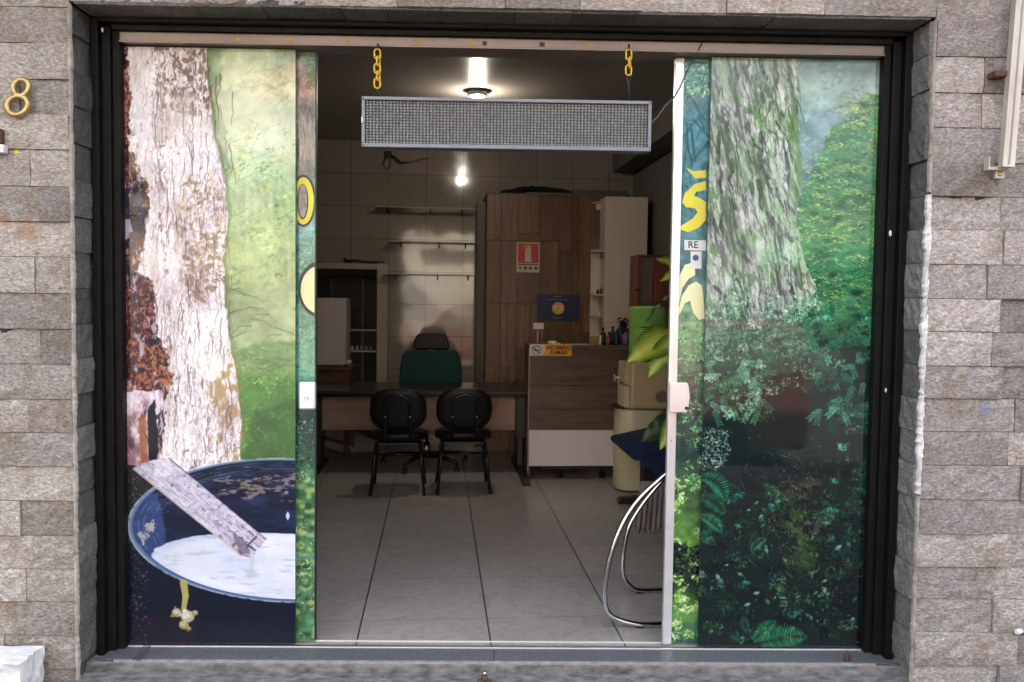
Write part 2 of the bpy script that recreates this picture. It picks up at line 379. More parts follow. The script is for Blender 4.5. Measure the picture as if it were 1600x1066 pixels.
    def frond(c, x, y, L, ang, colr, curl=.8, n=18, wd=.3):
        a = ang; px, py = x, y; st = L/n
        for k in range(n):
            t = k/n; a += curl/n; px += math.cos(a)*st; py += math.sin(a)*st; l = L*wd*math.sin(math.pi*min(1, t*.85+.15))*1.0
            cc = np.asarray(colr)/255*(.75+.45*c.rng.random())
            for s in (-1, 1):
                b = a+s*1.15; c.leaf(px+math.cos(b)*l*.5, py+math.sin(b)*l*.5, l*.55+.5, max(.6, st*.42), b, cc, .92)
    def image(c, name):
        im = bpy.data.images.new(name, c.w, c.h); o = np.ones((c.h, c.w, 4), np.float32)
        o[..., :3] = np.clip(c.a, 0, 1)[::-1]; im.pixels.foreach_set(o.ravel()); im.update(); im.pack(); return im
def C3(*v): return np.array(v, np.float32)/255

def bark(c, m, light, mid, dark, sx=7, sy=34, slant=0.0, crack=.055, contrast=1.):
    X = c.X + c.Y*slant; wx = (c.noise(30, 60, 3)-.5)*26
    n1 = c.noise(sx, sy, 4, .6, X+wx, c.Y); n2 = c.noise(sx*4, sy*1.6, 4, .6, X+wx, c.Y); n3 = c.noise(3, 6, 3, .7, X, c.Y)
    t = np.clip((n2-.5)*2.6*contrast+.5 + (n3-.5)*.9, 0, 1)[..., None]
    a = np.asarray(mid, np.float32)/255*(1-t)+np.asarray(light, np.float32)/255*t
    a = a*(.84+.32*n3[..., None])
    cr = np.clip(1-np.abs(n1-.5)/crack, 0, 1)*np.clip((c.noise(40, 60, 2)-.32)*5, 0, 1)
    c.over(a, m); c.over(C3(*dark), m*np.clip(cr*1.3, 0, .85))

# --- left picture: tapped tree, plank spout and bucket of sap
def paint_left():
    c = Cv(190, 466, 72, 1012, seed=3)
    c.a[:] = c.vgrad([(72, (120, 145, 95)), (125, (188, 204, 170)), (205, (176, 204, 184)), (290, (120, 172, 122)), (380, (150, 184, 112)), (440, (140, 166, 112)), (520, (132, 160, 112)), (590, (112, 160, 92)), (660, (92, 136, 78)), (730, (76, 112, 62))])  # mint near the top holds painted haze, partly the glass's reflection
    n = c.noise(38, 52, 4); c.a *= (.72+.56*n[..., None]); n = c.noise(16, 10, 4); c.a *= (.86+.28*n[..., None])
    c.over(C3(62, 104, 58), c.poly([(322, 60), (350, 60), (344, 150), (362, 260), (350, 300), (330, 180)], 8, 20, 4)*.6)
    for k in range(16):
        x = 360+k*7+c.rng.normal(0, 2); c.line([(x, 75), (x+c.rng.normal(0, 5), 190), (x+c.rng.normal(0, 9), 430)], 1.5, C3(200, 214, 172), .16, 2.5, 4)
    c.scatter(500, (325, 75, 462, 440), [(50, 104, 66), (96, 152, 84), (176, 200, 110), (212, 226, 170)], (4, 13), al=(.1, .34), clump=18)
    c.scatter(1500, (335, 190, 462, 430), [(46, 108, 66), (84, 150, 80), (150, 190, 92), (196, 216, 130)], (2, 6), al=(.2, .55), clump=22)
    gm = c.poly([(350, 560), (400, 528), (470, 520), (470, 730), (370, 730)], 16, 34, 14)
    c.over(C3(66, 118, 54)*(.6+.8*c.noise(20, 16, 4)[..., None]), gm*.7)
    c.scatter(2600, (345, 520, 462, 700), [(46, 96, 44), (70, 132, 56), (104, 168, 72), (152, 200, 108)], (1.5, 5), al=(.15, .55), clump=26, mask=np.clip(gm+.1, 0, 1))
    c.scatter(160, (360, 560, 462, 690), [(180, 220, 140), (206, 232, 170)], (1.5, 3.5), al=(.2, .6), clump=10)
    c.over(C3(52, 88, 48), c.poly([(396, 640), (470, 610), (470, 730), (380, 730)], 16, 40, 16)*.5)
    for k in range(160):
        x = c.rng.uniform(336, 464); y = c.rng.uniform(84, 440); r = c.rng.uniform(5, 16); c.disc(x, y, r, [C3(214, 226, 200), C3(150, 190, 130), C3(96, 150, 92), C3(196, 212, 120)][c.rng.integers(0, 4)], .22, r*c.rng.uniform(.4, 1), r*.9)
    for k in range(26):      # drooping conifer twigs
        x = c.rng.uniform(345, 462); y = c.rng.uniform(440, 570); a = c.rng.uniform(-.5, .5)+(3.14 if c.rng.random() < .5 else 0)
        c.line([(x, y), (x+math.cos(a)*22, y+5+math.sin(a)*10), (x+math.cos(a)*36, y+14)], 1.1, C3(50, 84, 62), .5, .4)
        for q in range(9): c.leaf(x+math.cos(a)*q*4, y+q*1.5, 5, .9, 1.2+c.rng.normal(0, .4), C3(62, 104, 70), .45)
    for k in range(40):
        x = c.rng.uniform(380, 462); y = c.rng.uniform(76, 330); c.line([(x, y), (x-c.rng.uniform(8, 30), y+c.rng.uniform(3, 22))], .7, C3(60, 108, 84), .3)
    c.over(C3(222, 230, 204), np.clip((450-c.Y)/200, 0, 1)*np.clip((c.noise(50, 80, 4)-.36)*2.4, 0, 1)*.55)  # pale haze, partly reflected light, painted over the upper background
    lum = c.a.mean(-1, keepdims=True); c.a = np.clip(c.a*.74+lum*.26, 0, 1)*np.array([1.04, 1.0, .97], np.float32)   # muted, slightly warmer background colours
    # trunk
    tr = c.poly([(180, 60), (324, 60), (326, 130), (336, 205), (350, 262), (357, 330), (349, 392), (351, 470), (358, 520), (368, 580), (376, 640), (374, 700), (378, 760), (180, 780)], 3, 16, 1)
    c.over(C3(96, 110, 66), c.blur(c.poly([(324, 60), (331, 130), (341, 205), (355, 262), (362, 330), (354, 392), (356, 470), (364, 520), (374, 580), (382, 640), (380, 700), (378, 760), (320, 780)], 3, 16, 3))*.5)
    bark(c, tr, (236, 230, 232), (200, 188, 194), (112, 86, 80), 9, 40, .05, .03, .6)
    fr = c.poly([(240, 60), (326, 60), (332, 170), (300, 176), (248, 168)], 8, 14, 3)
    k1 = np.clip((c.noise(5, 9, 4, .7)-.47)*9, 0, 1); c.over(C3(112, 84, 76), fr*k1*.8)
    c.over(C3(238, 228, 222), tr*np.clip((c.noise(44, 60, 4, .6)-.44)*4, 0, 1)*.45)
    c.over(C3(232, 226, 232), c.poly([(206, 76), (236, 76), (240, 330), (258, 420), (246, 560), (226, 420), (214, 300)], 6, 22, 4)*.45)
    # knot with broken ring contours on the printed trunk
    kn = c.poly([(282, 270), (330, 262), (352, 310), (344, 380), (300, 400), (272, 350)], 6, 20, 5)
    q = np.hypot((c.X-312)/1.0, (c.Y-322)/1.5)+(c.noise(22, 22, 3)-.5)*26
    c.over(C3(128, 104, 84), kn*np.clip(np.sin(q*.55)*2-1.1, 0, 1)*.55*np.clip((c.noise(14, 14, 3)-.38)*5, 0, 1)); c.over(C3(206, 186, 148), kn*np.clip((c.noise(12, 16, 3)-.5)*5, 0, 1)*.45); c.over(C3(110, 88, 66), kn*np.clip((c.noise(5, 8, 4, .75)-.55)*10, 0, 1)*.55)
    dn = c.poly([(286, 372), (352, 352), (352, 428), (318, 470), (280, 432)], 8, 14, 4)
    c.over(C3(118, 96, 70), dn*np.clip((c.noise(7, 6, 4, .7)-.45)*8, 0, 1)*.75)
    ye = c.poly([(300, 560), (374, 560), (378, 730), (324, 730), (330, 640)], 10, 20, 6)
    c.over(C3(150, 122, 70), ye*np.clip((c.noise(9, 20, 4, .65)-.48)*7, 0, 1)*.75)
    c.over(C3(244, 240, 236), c.poly([(292, 480), (350, 476), (356, 540), (330, 590), (286, 560)], 9, 20, 6)*.6)
    c.over(C3(164, 146, 138), tr*np.clip((c.noise(24, 80, 5, .6)-.53)*6, 0, 1)*.36)
    c.over(C3(110, 80, 84), tr*np.clip((c.noise(4, 16, 4, .7)-.66)*12, 0, 1)*.5)
    # vertical hair cracks
    for k in range(150):
        x = c.rng.uniform(240, 365); y = c.rng.uniform(80, 690); pts = [(x, y)]
        for j in range(c.rng.integers(3, 9)): x += c.rng.normal(0, 1.5); y += c.rng.uniform(4, 11); pts.append((x, y))
        c.line(pts, c.rng.uniform(.4, 1.1), C3(92, 66, 70), c.rng.uniform(.35, .8), .3)
    # red, flaking bark along the left
    rd = c.poly([(180, 60), (200, 60), (207, 160), (204, 230), (220, 262), (236, 300), (226, 372), (214, 420), (240, 436), (244, 520), (262, 548), (268, 590), (250, 640), (238, 600), (220, 640), (180, 640)], 7, 10, 1)
    bark(c, rd, (150, 100, 92), (94, 46, 46), (40, 22, 30), 7, 10, 0, .10, 1.5)
    c.over(C3(30, 20, 28), rd*np.clip((c.noise(14, 22, 4, .65)-.54)*9, 0, 1)*.8)
    c.over(C3(206, 196, 206), rd*np.clip((c.noise(10, 26, 4, .7)-.60)*11, 0, 1)*.75)
    c.over(C3(36, 32, 56), c.poly([(196, 288), (214, 282), (228, 300), (226, 352), (212, 372), (204, 420), (196, 420)], 6, 9, 1)*.85)
    c.over(C3(204, 196, 214), c.poly([(190, 340), (204, 338), (210, 360), (196, 372), (190, 372)], 3, 8, 1)*.7)
    c.over(C3(168, 110, 78), rd*c.poly([(200, 520), (270, 540), (268, 600), (240, 590), (206, 600)], 7, 10, 2)*np.clip((c.noise(7, 9, 4, .6)-.45)*8, 0, 1)*.9)
    c.over(C3(60, 26, 22), rd*np.clip((c.noise(6, 8, 4, .7)-.6)*14, 0, 1)*.85)
    c.over(C3(210, 150, 112), rd*np.clip((c.noise(5, 7, 4, .7)-.66)*14, 0, 1)*.7)
    lw = c.poly([(180, 612), (250, 604), (258, 640), (246, 730), (180, 730)], 5, 10, 1)
    bark(c, lw, (222, 206, 214), (140, 104, 110), (26, 20, 34), 7, 30, 0, .10, 1.4)
    c.over(C3(22, 20, 34), c.poly([(229, 636), (240, 620), (246, 700), (240, 728), (230, 728)], 2, 9, 1)); c.over(C3(150, 92, 60), c.poly([(214, 650), (226, 640), (228, 720), (218, 724)], 2, 9, 1)*.8)
    # the dark ground under and behind the bucket
    dk = c.poly([(180, 722), (300, 736), (320, 1020), (180, 1020)], 3, 12, 1.5); c.over(C3(34, 34, 36), dk)
    c.over(C3(16, 20, 36), c.poly([(180, 830), (240, 880), (300, 915), (470, 935), (470, 1020), (180, 1020)], 0, 9, 1))
    sp = np.clip((c.noise(3, 3, 3, .8)-.66)*20, 0, 1); c.over(C3(120, 134, 140), sp*c.poly([(180, 720), (222, 740), (232, 800), (226, 1010), (180, 1020)], 6, 9, 3)*.7)
    c.over(C3(44, 24, 34), c.poly([(196, 970), (300, 960), (310, 1012), (196, 1012)], 9, 20, 6)*.35)
    # bucket: outer rim, inner wall, rings, milk
    def ell(cx, cy, rx, ry, tilt=0):
        ct, st = math.cos(tilt), math.sin(tilt); dx, dy = c.X-cx, c.Y-cy; return np.hypot((dx*ct+dy*st)/rx, (-dx*st+dy*ct)/ry)
    e = ell(452, 828, 257, 117, .03)
    rim = np.clip((1-e)*60, 0, 1); c.over(C3(104, 124, 152), rim)
    c.over(C3(196, 208, 220), np.clip(1-np.abs(e-.992)*90, 0, 1)*np.clip((c.noise(9, 9, 3)-.28)*5, 0, 1)*.8)
    ins = np.clip((.972-e)*70, 0, 1); c.over(C3(22, 26, 46), ins)
    c.over(C3(48, 66, 108), ins*np.clip((c.noise(40, 14, 3)-.45)*3, 0, 1)*.5)
    c.over(C3(70, 92, 148), ins*c.poly([(196, 770), (246, 770), (262, 900), (196, 870)], 4, 20, 9)*.6)
    for k, (rr, al) in enumerate([(.93, .5), (.90, .35), (.85, .55), (.82, .3)]):
        c.over(C3(126, 140, 170), ins*np.clip(1-np.abs(e-rr)*110, 0, 1)*al*np.clip((c.noise(18, 9, 3)-.36)*4, 0, 1))
    ru = c.poly([(330, 745), (466, 735), (466, 778), (420, 780), (330, 772)], 6, 12, 2)
    c.over(C3(148, 128, 118), ins*ru*np.clip((c.noise(14, 4, 4, .7)-.52)*9, 0, 1)*.75)
    c.over(C3(190, 182, 180), ins*c.poly([(206, 838), (236, 812), (240, 826), (214, 866)], 5, 9, 2)*np.clip((c.noise(5, 6, 4, .7)-.45)*9, 0, 1)*.8)
    em = ell(470, 889, 240, 55, .075)
    mk = np.clip((1-em+(c.noise(12, 6, 2)-.5)*.03)*60, 0, 1)*np.clip((.955-e)*80, 0, 1)
    c.over(C3(204, 208, 220), mk); c.over(C3(166, 178, 206), mk*np.clip(1-(1-em)*7, 0, 1)*.8)
    c.over(C3(222, 224, 234), mk*np.clip((c.noise(60, 20, 3)-.45)*4, 0, 1)*.6)
    c.over(C3(90, 120, 170), np.clip(1-np.abs(e-.965)*70, 0, 1)*(c.Y > 850)*.7)
    c.leaf(450, 804, 8, 3.5, 1.57, C3(178, 200, 232)); c.leaf(448, 766, 4, 3, 0, C3(150, 170, 200), .7)
    c.over(C3(34, 44, 92), mk*np.clip((c.noise(30, 5, 3)-.6)*6, 0, 1)*.16); c.over(C3(196, 202, 226), mk*c.poly([(330, 850), (400, 838), (420, 880), (350, 900)], 8, 20, 9)*.5)
    for _ in range(70): q0 = c.rng.uniform(3.3, 6.1); rr_ = c.rng.uniform(.80, .95); xx, yy = 452+257*rr_*math.cos(q0), 828+117*rr_*math.sin(q0); c.line([(xx, yy), (xx+c.rng.uniform(3, 16), yy+c.rng.normal(0, 1.5))], .5, C3(120, 134, 170), .5, .3) if yy < 812 else None
    # plank spout
    pk = c.poly([(206, 730), (219, 722), (238, 716), (262, 713), (416, 842), (393, 872), (374, 868), (352, 850)], 1.0, 9, .6)
    c.over(C3(170, 164, 184), pk)
    n = c.noise(5, 5, 4, .7); c.over(C3(206, 202, 216), pk*np.clip((n-.42)*5, 0, 1)*.8); c.over(C3(96, 74, 78), pk*np.clip((c.noise(7, 5, 4, .7)-.62)*12, 0, 1)*.8)
    gx = (c.X*.77+c.Y*.64); gy = (-c.X*.64+c.Y*.77)
    c.over(C3(222, 218, 228), pk*np.clip((c.noise(40, 3.0, 4, .6, gx, gy)-.5)*6, 0, 1)*.6); c.over(C3(120, 106, 116), pk*np.clip((c.noise(30, 2.2, 4, .6, gx, gy)-.6)*10, 0, 1)*.55)
    c.over(C3(224, 222, 232), pk*c.poly([(236, 715), (262, 713), (270, 740), (240, 745)], 5, 9, 2)*.6)
    c.over(C3(60, 48, 60), c.poly([(352, 824), (364, 838), (372, 864), (392, 868), (384, 846), (368, 836)], 3, 7, 1)*pk*.5)
    c.line([(206, 731), (280, 792), (352, 850), (376, 870)], 1.2, C3(196, 170, 156), .8); c.line([(262, 713), (340, 778), (416, 842)], .9, C3(70, 56, 66), .6)
    c.line([(400, 838), (386, 852), (398, 860)], 1.6, C3(54, 60, 90), .8)
    c.line([(393, 872), (392, 890)], 4.5, C3(178, 190, 190), .8, 2, 2)
    # yellow sap lump hanging from the rim
    c.line([(284, 914), (287, 935), (284, 955)], 6, C3(166, 158, 96), .95, 4, 1.5)
    for x, y, r, q in [(273, 962, 9, (196, 186, 150)), (290, 968, 12, (208, 200, 176)), (302, 962, 6, (176, 164, 116)), (284, 982, 9, (186, 176, 122)), (292, 988, 5, (170, 158, 92)), (266, 967, 4, (150, 142, 84)), (286, 960, 6, (226, 220, 200))]:
        c.disc(x, y, r, C3(*q)*.8, .95, r*.9, 2); c.disc(x-r*.15, y-r*.2, r*.75, C3(*q), .9, r*.6, 3)
        for _k in range(7): c.disc(x+c.rng.normal(0, r*.45), y+c.rng.normal(0, r*.45), c.rng.uniform(1, r*.35), C3(*q)*c.rng.uniform(.6, 1.2), .7)
    c.scatter(90, (194, 730, 230, 1005), [(80, 96, 84), (130, 150, 140)], (1, 2.5), al=(.3, .8))
    return c

# --- right picture: mossy giant in a green forest
def paint_right():
    c = Cv(1098, 1380, 72, 1014, seed=11)
    c.a[:] = c.vgrad([(72, (96, 120, 118)), (110, (150, 172, 160)), (170, (122, 150, 154)), (260, (96, 130, 132)), (330, (70, 118, 92)), (480, (30, 80, 62)), (600, (18, 50, 44)), (720, (16, 22, 26)), (1014, (10, 14, 18))])
    n = c.noise(26, 18, 4); c.a *= (.7+.6*n[..., None])
    c.scatter(900, (1225, 75, 1376, 330), [(66, 108, 128), (104, 148, 156), (150, 184, 172), (196, 212, 186)], (2, 8), al=(.1, .35), clump=14)
    # tree foliage on the right: layered horizontal sprays, pale and yellow above, deep green in the gaps
    fm = c.poly([(1376, 112), (1340, 126), (1312, 168), (1290, 190), (1262, 250), (1240, 290), (1240, 500), (1376, 520)], 14, 22, 7)
    q = c.noise(22, 11, 5, .6)[..., None]; c.over(C3(60, 122, 78)*(.45+1.1*q), fm*.9)
    for k in range(620):
        y = 120+345*c.rng.random()**.9; xl = 1238+max(0, (300-y))*.42; x = c.rng.uniform(xl-4, 1380); d = (y-150)/420
        hue = [(130, 172, 96), (160, 194, 92), (192, 206, 100), (212, 218, 140), (120, 172, 124), (94, 150, 92)][c.rng.integers(0, 6)] if c.rng.random() > d*.8 else [(30, 104, 66), (46, 128, 76), (84, 156, 84), (24, 84, 60)][c.rng.integers(0, 4)]
        L = c.rng.uniform(7, 22); f_ = c.rng.uniform(.75, 1.15)
        for q in range(14):
            u = c.rng.uniform(-1, 1); c.leaf(x+u*L, y+abs(u)**1.5*5+c.rng.normal(0, 1.6), c.rng.uniform(1.6, 4.4), c.rng.uniform(.6, 1.3), c.rng.normal(.05, .45), np.clip(C3(*hue)*c.rng.uniform(.7, 1.15)*f_, 0, 1), .75)
    c.scatter(900, (1262, 380, 1376, 520), [(8, 40, 34), (20, 78, 60), (44, 120, 84), (80, 156, 106)], (2, 5.5), ang=(-.6, .7), asp=.28, al=(.4, .9), clump=12)
    for k in range(26): x = c.rng.uniform(1262, 1376); y = c.rng.uniform(300, 520); c.disc(x, y, c.rng.uniform(8, 18), C3(10, 38, 34), .5, c.rng.uniform(3, 8), 5)
    # the dark interior of the forest
    c.over(C3(14, 30, 30), c.poly([(1098, 560), (1376, 520), (1376, 1020), (1098, 1020)], 14, 40, 14)*.8)
    # trunk
    tr = c.poly([(1102, 60), (1228, 60), (1238, 180), (1244, 260), (1238, 330), (1256, 400), (1276, 432), (1252, 470), (1206, 486), (1176, 500), (1158, 470), (1136, 500), (1102, 520), (1098, 300)], 4, 16, 1)
    bark(c, tr, (204, 208, 196), (146, 158, 146), (58, 60, 66), 6, 40, -.22, .07, 1.2)
    bark(c, tr*c.poly([(1098, 60), (1140, 60), (1176, 200), (1200, 320), (1236, 470), (1100, 520)], 10, 24, 6)*.7, (208, 200, 202), (146, 136, 144), (52, 46, 60), 6, 46, -.2, .09, 1.3)
    ms = tr*np.clip((c.noise(26, 44, 4, .65, c.X-c.Y*.2, c.Y)-.47)*7, 0, 1); c.over(C3(122, 160, 112), ms*.6)
    c.over(C3(80, 124, 66), tr*np.clip((c.noise(14, 22, 4, .7, c.X-c.Y*.2, c.Y)-.56)*9, 0, 1)*.75)
    c.over(C3(168, 196, 164), tr*c.poly([(1166, 240), (1200, 230), (1220, 300), (1232, 400), (1196, 380), (1170, 300)], 8, 18, 5)*.5)
    c.over(C3(70, 120, 46), tr*c.poly([(1222, 150), (1246, 200), (1248, 270), (1232, 300), (1222, 240)], 5, 12, 3)*.7)
    for pts in ([(1138, 76), (1148, 160), (1176, 215), (1182, 300), (1214, 352), (1226, 420), (1248, 460)], [(1108, 110), (1116, 220), (1122, 330), (1150, 420), (1172, 490)], [(1180, 76), (1192, 140), (1178, 226), (1186, 250), (1206, 268), (1222, 330), (1240, 392)], [(1120, 150), (1130, 190), (1136, 250), (1142, 330), (1166, 400)], [(1196, 76), (1206, 150), (1220, 220), (1230, 330)], [(1104, 420), (1124, 440), (1150, 492), (1166, 510)]):
        pp = []
        for (xa, ya), (xb, yb) in zip(pts, pts[1:]):
            for q in range(7): t = q/7; pp.append((xa+(xb-xa)*t+c.rng.normal(0, 2.6), ya+(yb-ya)*t))
        for (pa, pb) in zip(pp, pp[1:]):
            if c.rng.random() < .86: w_ = c.rng.uniform(.8, 4.2); c.line([pa, pb], w_, C3(48, 46, 58), c.rng.uniform(.45, .85), w_*c.rng.uniform(.5, 1.3), 2.2); c.line([(pa[0]+w_+1, pa[1]), (pb[0]+w_+1, pb[1])], 1.0, C3(214, 216, 206), .4, .5, 1.2)
    c.over(C3(204, 212, 202), tr*np.clip((c.noise(8, 30, 4, .65, c.X-c.Y*.2, c.Y)-.55)*8, 0, 1)*.45); c.over(C3(52, 60, 58), tr*np.clip((c.noise(6, 34, 4, .65, c.X-c.Y*.22, c.Y)-.60)*11, 0, 1)*.6)
    for k in range(230):
        t = c.rng.random(); y = c.rng.uniform(80, 480); x = c.rng.uniform(1104, 1236+max(0, y-340)*.28); pts = [(x, y)]
        for j in range(c.rng.integers(3, 8)): x += c.rng.normal(1.4, 1.3); y += c.rng.uniform(4, 9); pts.append((x, y))
        c.line(pts, c.rng.uniform(.6, 1.7), [C3(48, 50, 50), C3(200, 204, 186), C3(84, 112, 66)][c.rng.integers(0, 3)], c.rng.uniform(.35, .75), .4)
    c.scatter(500, (1104, 80, 1250, 480), [(60, 96, 50), (120, 160, 90), (180, 200, 150)], (1, 3), al=(.3, .7), mask=tr)
    c.over(C3(46, 54, 50), tr*np.clip((c.noise(10, 60, 4, .6, c.X-c.Y*.22, c.Y)-.56)*9, 0, 1)*.6); c.over(C3(132, 150, 128), tr*.12)
    # undergrowth at the trunk's foot
    c.scatter(1600, (1100, 440, 1275, 545), [(40, 90, 74), (90, 146, 112), (140, 190, 150), (190, 222, 190)], (2, 5.5), al=(.4, .85), clump=16)
    c.over(C3(52, 96, 80), c.poly([(1100, 500), (1280, 480), (1290, 540), (1200, 580), (1100, 620)], 14, 22, 9)*.5)
    for k in range(60):     # light leaf clouds with dark between them
        x, y = c.rng.uniform(1100, 1275), c.rng.uniform(470, 600); r = c.rng.uniform(7, 17)
        if c.rng.random() < .42: c.disc(x, y, r, C3(22, 44, 42), .6, r*.6, 5)
        else:
            h = [(150, 190, 160), (110, 164, 130), (190, 214, 190), (74, 130, 100)][c.rng.integers(0, 4)]
            c.scatter(34, (x-r, y-r*.7, x+r, y+r*.7), [tuple(v*.5 for v in h), h], (1.5, 4.4), al=(.5, .9))
    def sprays(n, box, hues, L):
        for k in range(n):
            x = c.rng.uniform(box[0], box[2]); y = c.rng.uniform(box[1], box[3]); a = c.rng.choice([.5, 2.6, 1.2, 1.9])+c.rng.normal(0, .3); h = C3(*hues[c.rng.integers(0, len(hues))])
            l = c.rng.uniform(*L); c.line([(x, y), (x+math.cos(a)*l, y+math.sin(a)*l)], .8, h*.7, .9, .4)
            for q in range(7):
                u = q/6*l
                for s in (-1, 1): b = a+s*.85; c.leaf(x+math.cos(a)*u+math.cos(b)*3.6, y+math.sin(a)*u+math.sin(b)*3.6, 4.2, 1.15, b, np.clip(h*c.rng.uniform(.75, 1.2), 0, 1), .92)
    sprays(48, (1104, 545, 1192, 636), [(60, 132, 104), (110, 178, 144), (146, 204, 170), (40, 100, 84)], (12, 24))
    sprays(46, (1280, 500, 1372, 640), [(26, 96, 78), (60, 146, 112), (96, 182, 142), (18, 70, 62)], (12, 24))
    sprays(26, (1240, 450, 1372, 540), [(20, 84, 66), (52, 132, 98)], (12, 24))
    c.scatter(900, (1099, 650, 1150, 732), [(40, 66, 60), (110, 146, 130), (176, 204, 188)], (.9, 2.6), asp=.7, al=(.35, .9), mask=c.poly([(1104, 655), (1138, 660), (1146, 700), (1126, 728), (1098, 722)], 3, 9, 3))
    for k in range(210):     # leaf masses over the whole lower half, random brightness, a little dimmer low down
        zone = [(1102, 560, 1200, 720), (1262, 470, 1374, 700), (1104, 730, 1180, 1004), (1190, 740, 1310, 900), (1290, 700, 1374, 900), (1180, 880, 1340, 1004)][c.rng.integers(0, 6)]
        x = c.rng.uniform(zone[0], zone[2]); y = c.rng.uniform(zone[1], zone[3]); r = c.rng.uniform(5, 15); b_ = c.rng.uniform(.3, 1.15)*(1 if y < 720 else .85)
        h = np.array([(60, 160, 120), (90, 190, 150), (70, 140, 70), (40, 120, 96), (110, 170, 120)][c.rng.integers(0, 5)])*b_
        if zone[0] == 1102 and y > 650: continue
        c.scatter(int(10+r*1.6), (x-r, y-r*.7, x+r, y+r*.7), [tuple(h*.3), tuple(h*.7), tuple(h*1.1)], (1.4, 5.2), al=(.4, .95), asp=.42)
        if k % 3 == 0: c.line([(x-r, y+r*.5), (x, y), (x+r, y-r*.3)], .7, h/255*.6, .7, .3)
    for k in range(46):
        y = c.rng.uniform(690, 1004); c.disc(c.rng.uniform(1100, 1374), y, c.rng.uniform(9, 26), C3(10, 13, 18), .75, c.rng.uniform(5, 14), 6)
    # ferns, moss, fallen twigs, small glossy leaves on black ground
    for x, y, L, a, cv, h in [(1096, 738, 62, -.2, 1.7, (30, 132, 88)), (1096, 770, 52, -.1, 1.3, (24, 112, 76)), (1098, 800, 46, .1, 1.0, (40, 142, 96)), (1094, 830, 36, .2, .6, (28, 108, 60)),
                              (1186, 1006, 60, -.75, .9, (30, 104, 66)), (1196, 1010, 78, -.42, .5, (38, 122, 76)), (1190, 1006, 48, -1.1, .6, (30, 140, 90)), (1182, 992, 30, -2.2, .6, (40, 150, 104)),
                              (1376, 700, 44, 2.5, -.6, (24, 96, 78)), (1372, 722, 40, 2.3, -.5, (18, 80, 70)), (1184, 860, 34, -1.6, 1.5, (86, 150, 120)), (1346, 760, 44, 1.9, .3, (16, 70, 60)), (1330, 830, 36, 1.5, .5, (20, 84, 70))]:
        c.frond(x, y, L, a, h, cv)
    def mound(cx, cy, rx, ry, n, pal, L=(1, 3.2), base=None):
        m = c.poly([(cx+rx*math.cos(a*.7)*(.8+.3*c.rng.random()), cy+ry*math.sin(a*.7)*(.8+.3*c.rng.random())) for a in range(9)], 9, 11, 4)
        if base is not None: c.over(np.asarray(base)/255*(.4+1.1*c.noise(6, 5, 4, .7)[..., None]), m*.85)
        c.scatter(n, (cx-rx, cy-ry, cx+rx, cy+ry), pal, L, al=(.35, .85), mask=m)
    for (cx, cy, sx, sy, n, pal, base) in [(1256, 757, 30, 13, 9, [(40, 36, 30), (84, 90, 52), (150, 140, 116)], (36, 34, 26)), (1250, 803, 26, 17, 12, [(30, 54, 20), (78, 110, 44), (128, 152, 72)], (34, 52, 22)),
                                       (1262, 860, 34, 26, 15, [(24, 46, 22), (60, 90, 42), (112, 132, 70)], (28, 44, 22)), (1276, 815, 18, 12, 5, [(60, 58, 56), (150, 144, 136)], (40, 38, 36)), (1168, 826, 20, 14, 6, [(20, 56, 38), (56, 110, 62)], (14, 34, 26))]:
        for _ in range(n): mound(cx+c.rng.normal(0, sx*.5), cy+c.rng.normal(0, sy*.55), c.rng.uniform(6, sx*.55), c.rng.uniform(4, sy*.6), 60, pal, (.8, 2.6), np.array(base)*c.rng.uniform(.5, 1.5))
    mound(1240, 925, 54, 36, 260, [(12, 40, 38), (36, 86, 72)]); mound(1326, 860, 30, 80, 330, [(10, 40, 40), (34, 96, 78)]); mound(1200, 906, 40, 60, 160, [(10, 36, 34), (30, 76, 64)]); mound(1130, 960, 36, 44, 260, [(14, 50, 40), (60, 110, 90)])
    for _ in range(240):
        x = 1252+c.rng.normal(0, 32); y = 815+c.rng.normal(0, 48); c.line([(x, y), (x+c.rng.normal(0, 4), y-c.rng.uniform(2, 7))], .5, C3(120, 140, 84)*c.rng.uniform(.5, 1.2), .6, .3)
    for k in range(36):
        x, y = c.rng.choice([1170, 1240, 1310, 1350, 1120])+c.rng.normal(0, 18), c.rng.uniform(700, 990)
        a = c.rng.uniform(0, 3); c.line([(x, y), (x+math.cos(a)*16, y+math.sin(a)*16)], .7, C3(120, 104, 88), .6, .3)
    for (x, y) in [(1188, 778), (1176, 790), (1196, 800), (1212, 782), (1222, 776), (1160, 816), (1205, 850), (1206, 856), (1236, 872), (1178, 945), (1192, 926), (1210, 940), (1206, 984), (1208, 992), (1286, 925), (1292, 930), (1300, 922), (1300, 905), (1336, 845), (1320, 850), (1274, 962), (1280, 966), (1165, 895), (1144, 880), (1130, 900), (1250, 985), (1310, 800), (1300, 810)]:
        h = [(110, 196, 166), (70, 164, 134), (150, 210, 206), (100, 190, 120)][c.rng.integers(0, 4)]; a = c.rng.uniform(-.8, 1.2); l = c.rng.uniform(4, 7.5)
        c.leaf(x, y, l, l*.55, a, C3(*h)*.62, .85); c.leaf(x+1, y-1, l*.6, l*.28, a, C3(*h)*.9, .7)
    c.scatter(420, (1100, 660, 1372, 1008), [(14, 44, 40), (34, 92, 76), (90, 164, 140)], (1, 3.4), al=(.3, .9), asp=.5)
    for k in range(60):
        x = 1136+c.rng.normal(0, 11); y = c.rng.uniform(840, 970); c.disc(x, y, c.rng.uniform(.6, 1.3), C3(110, 132, 120), .6)
    lum = c.a.mean(-1, keepdims=True); c.a = c.a*.86+lum*.14
    return c

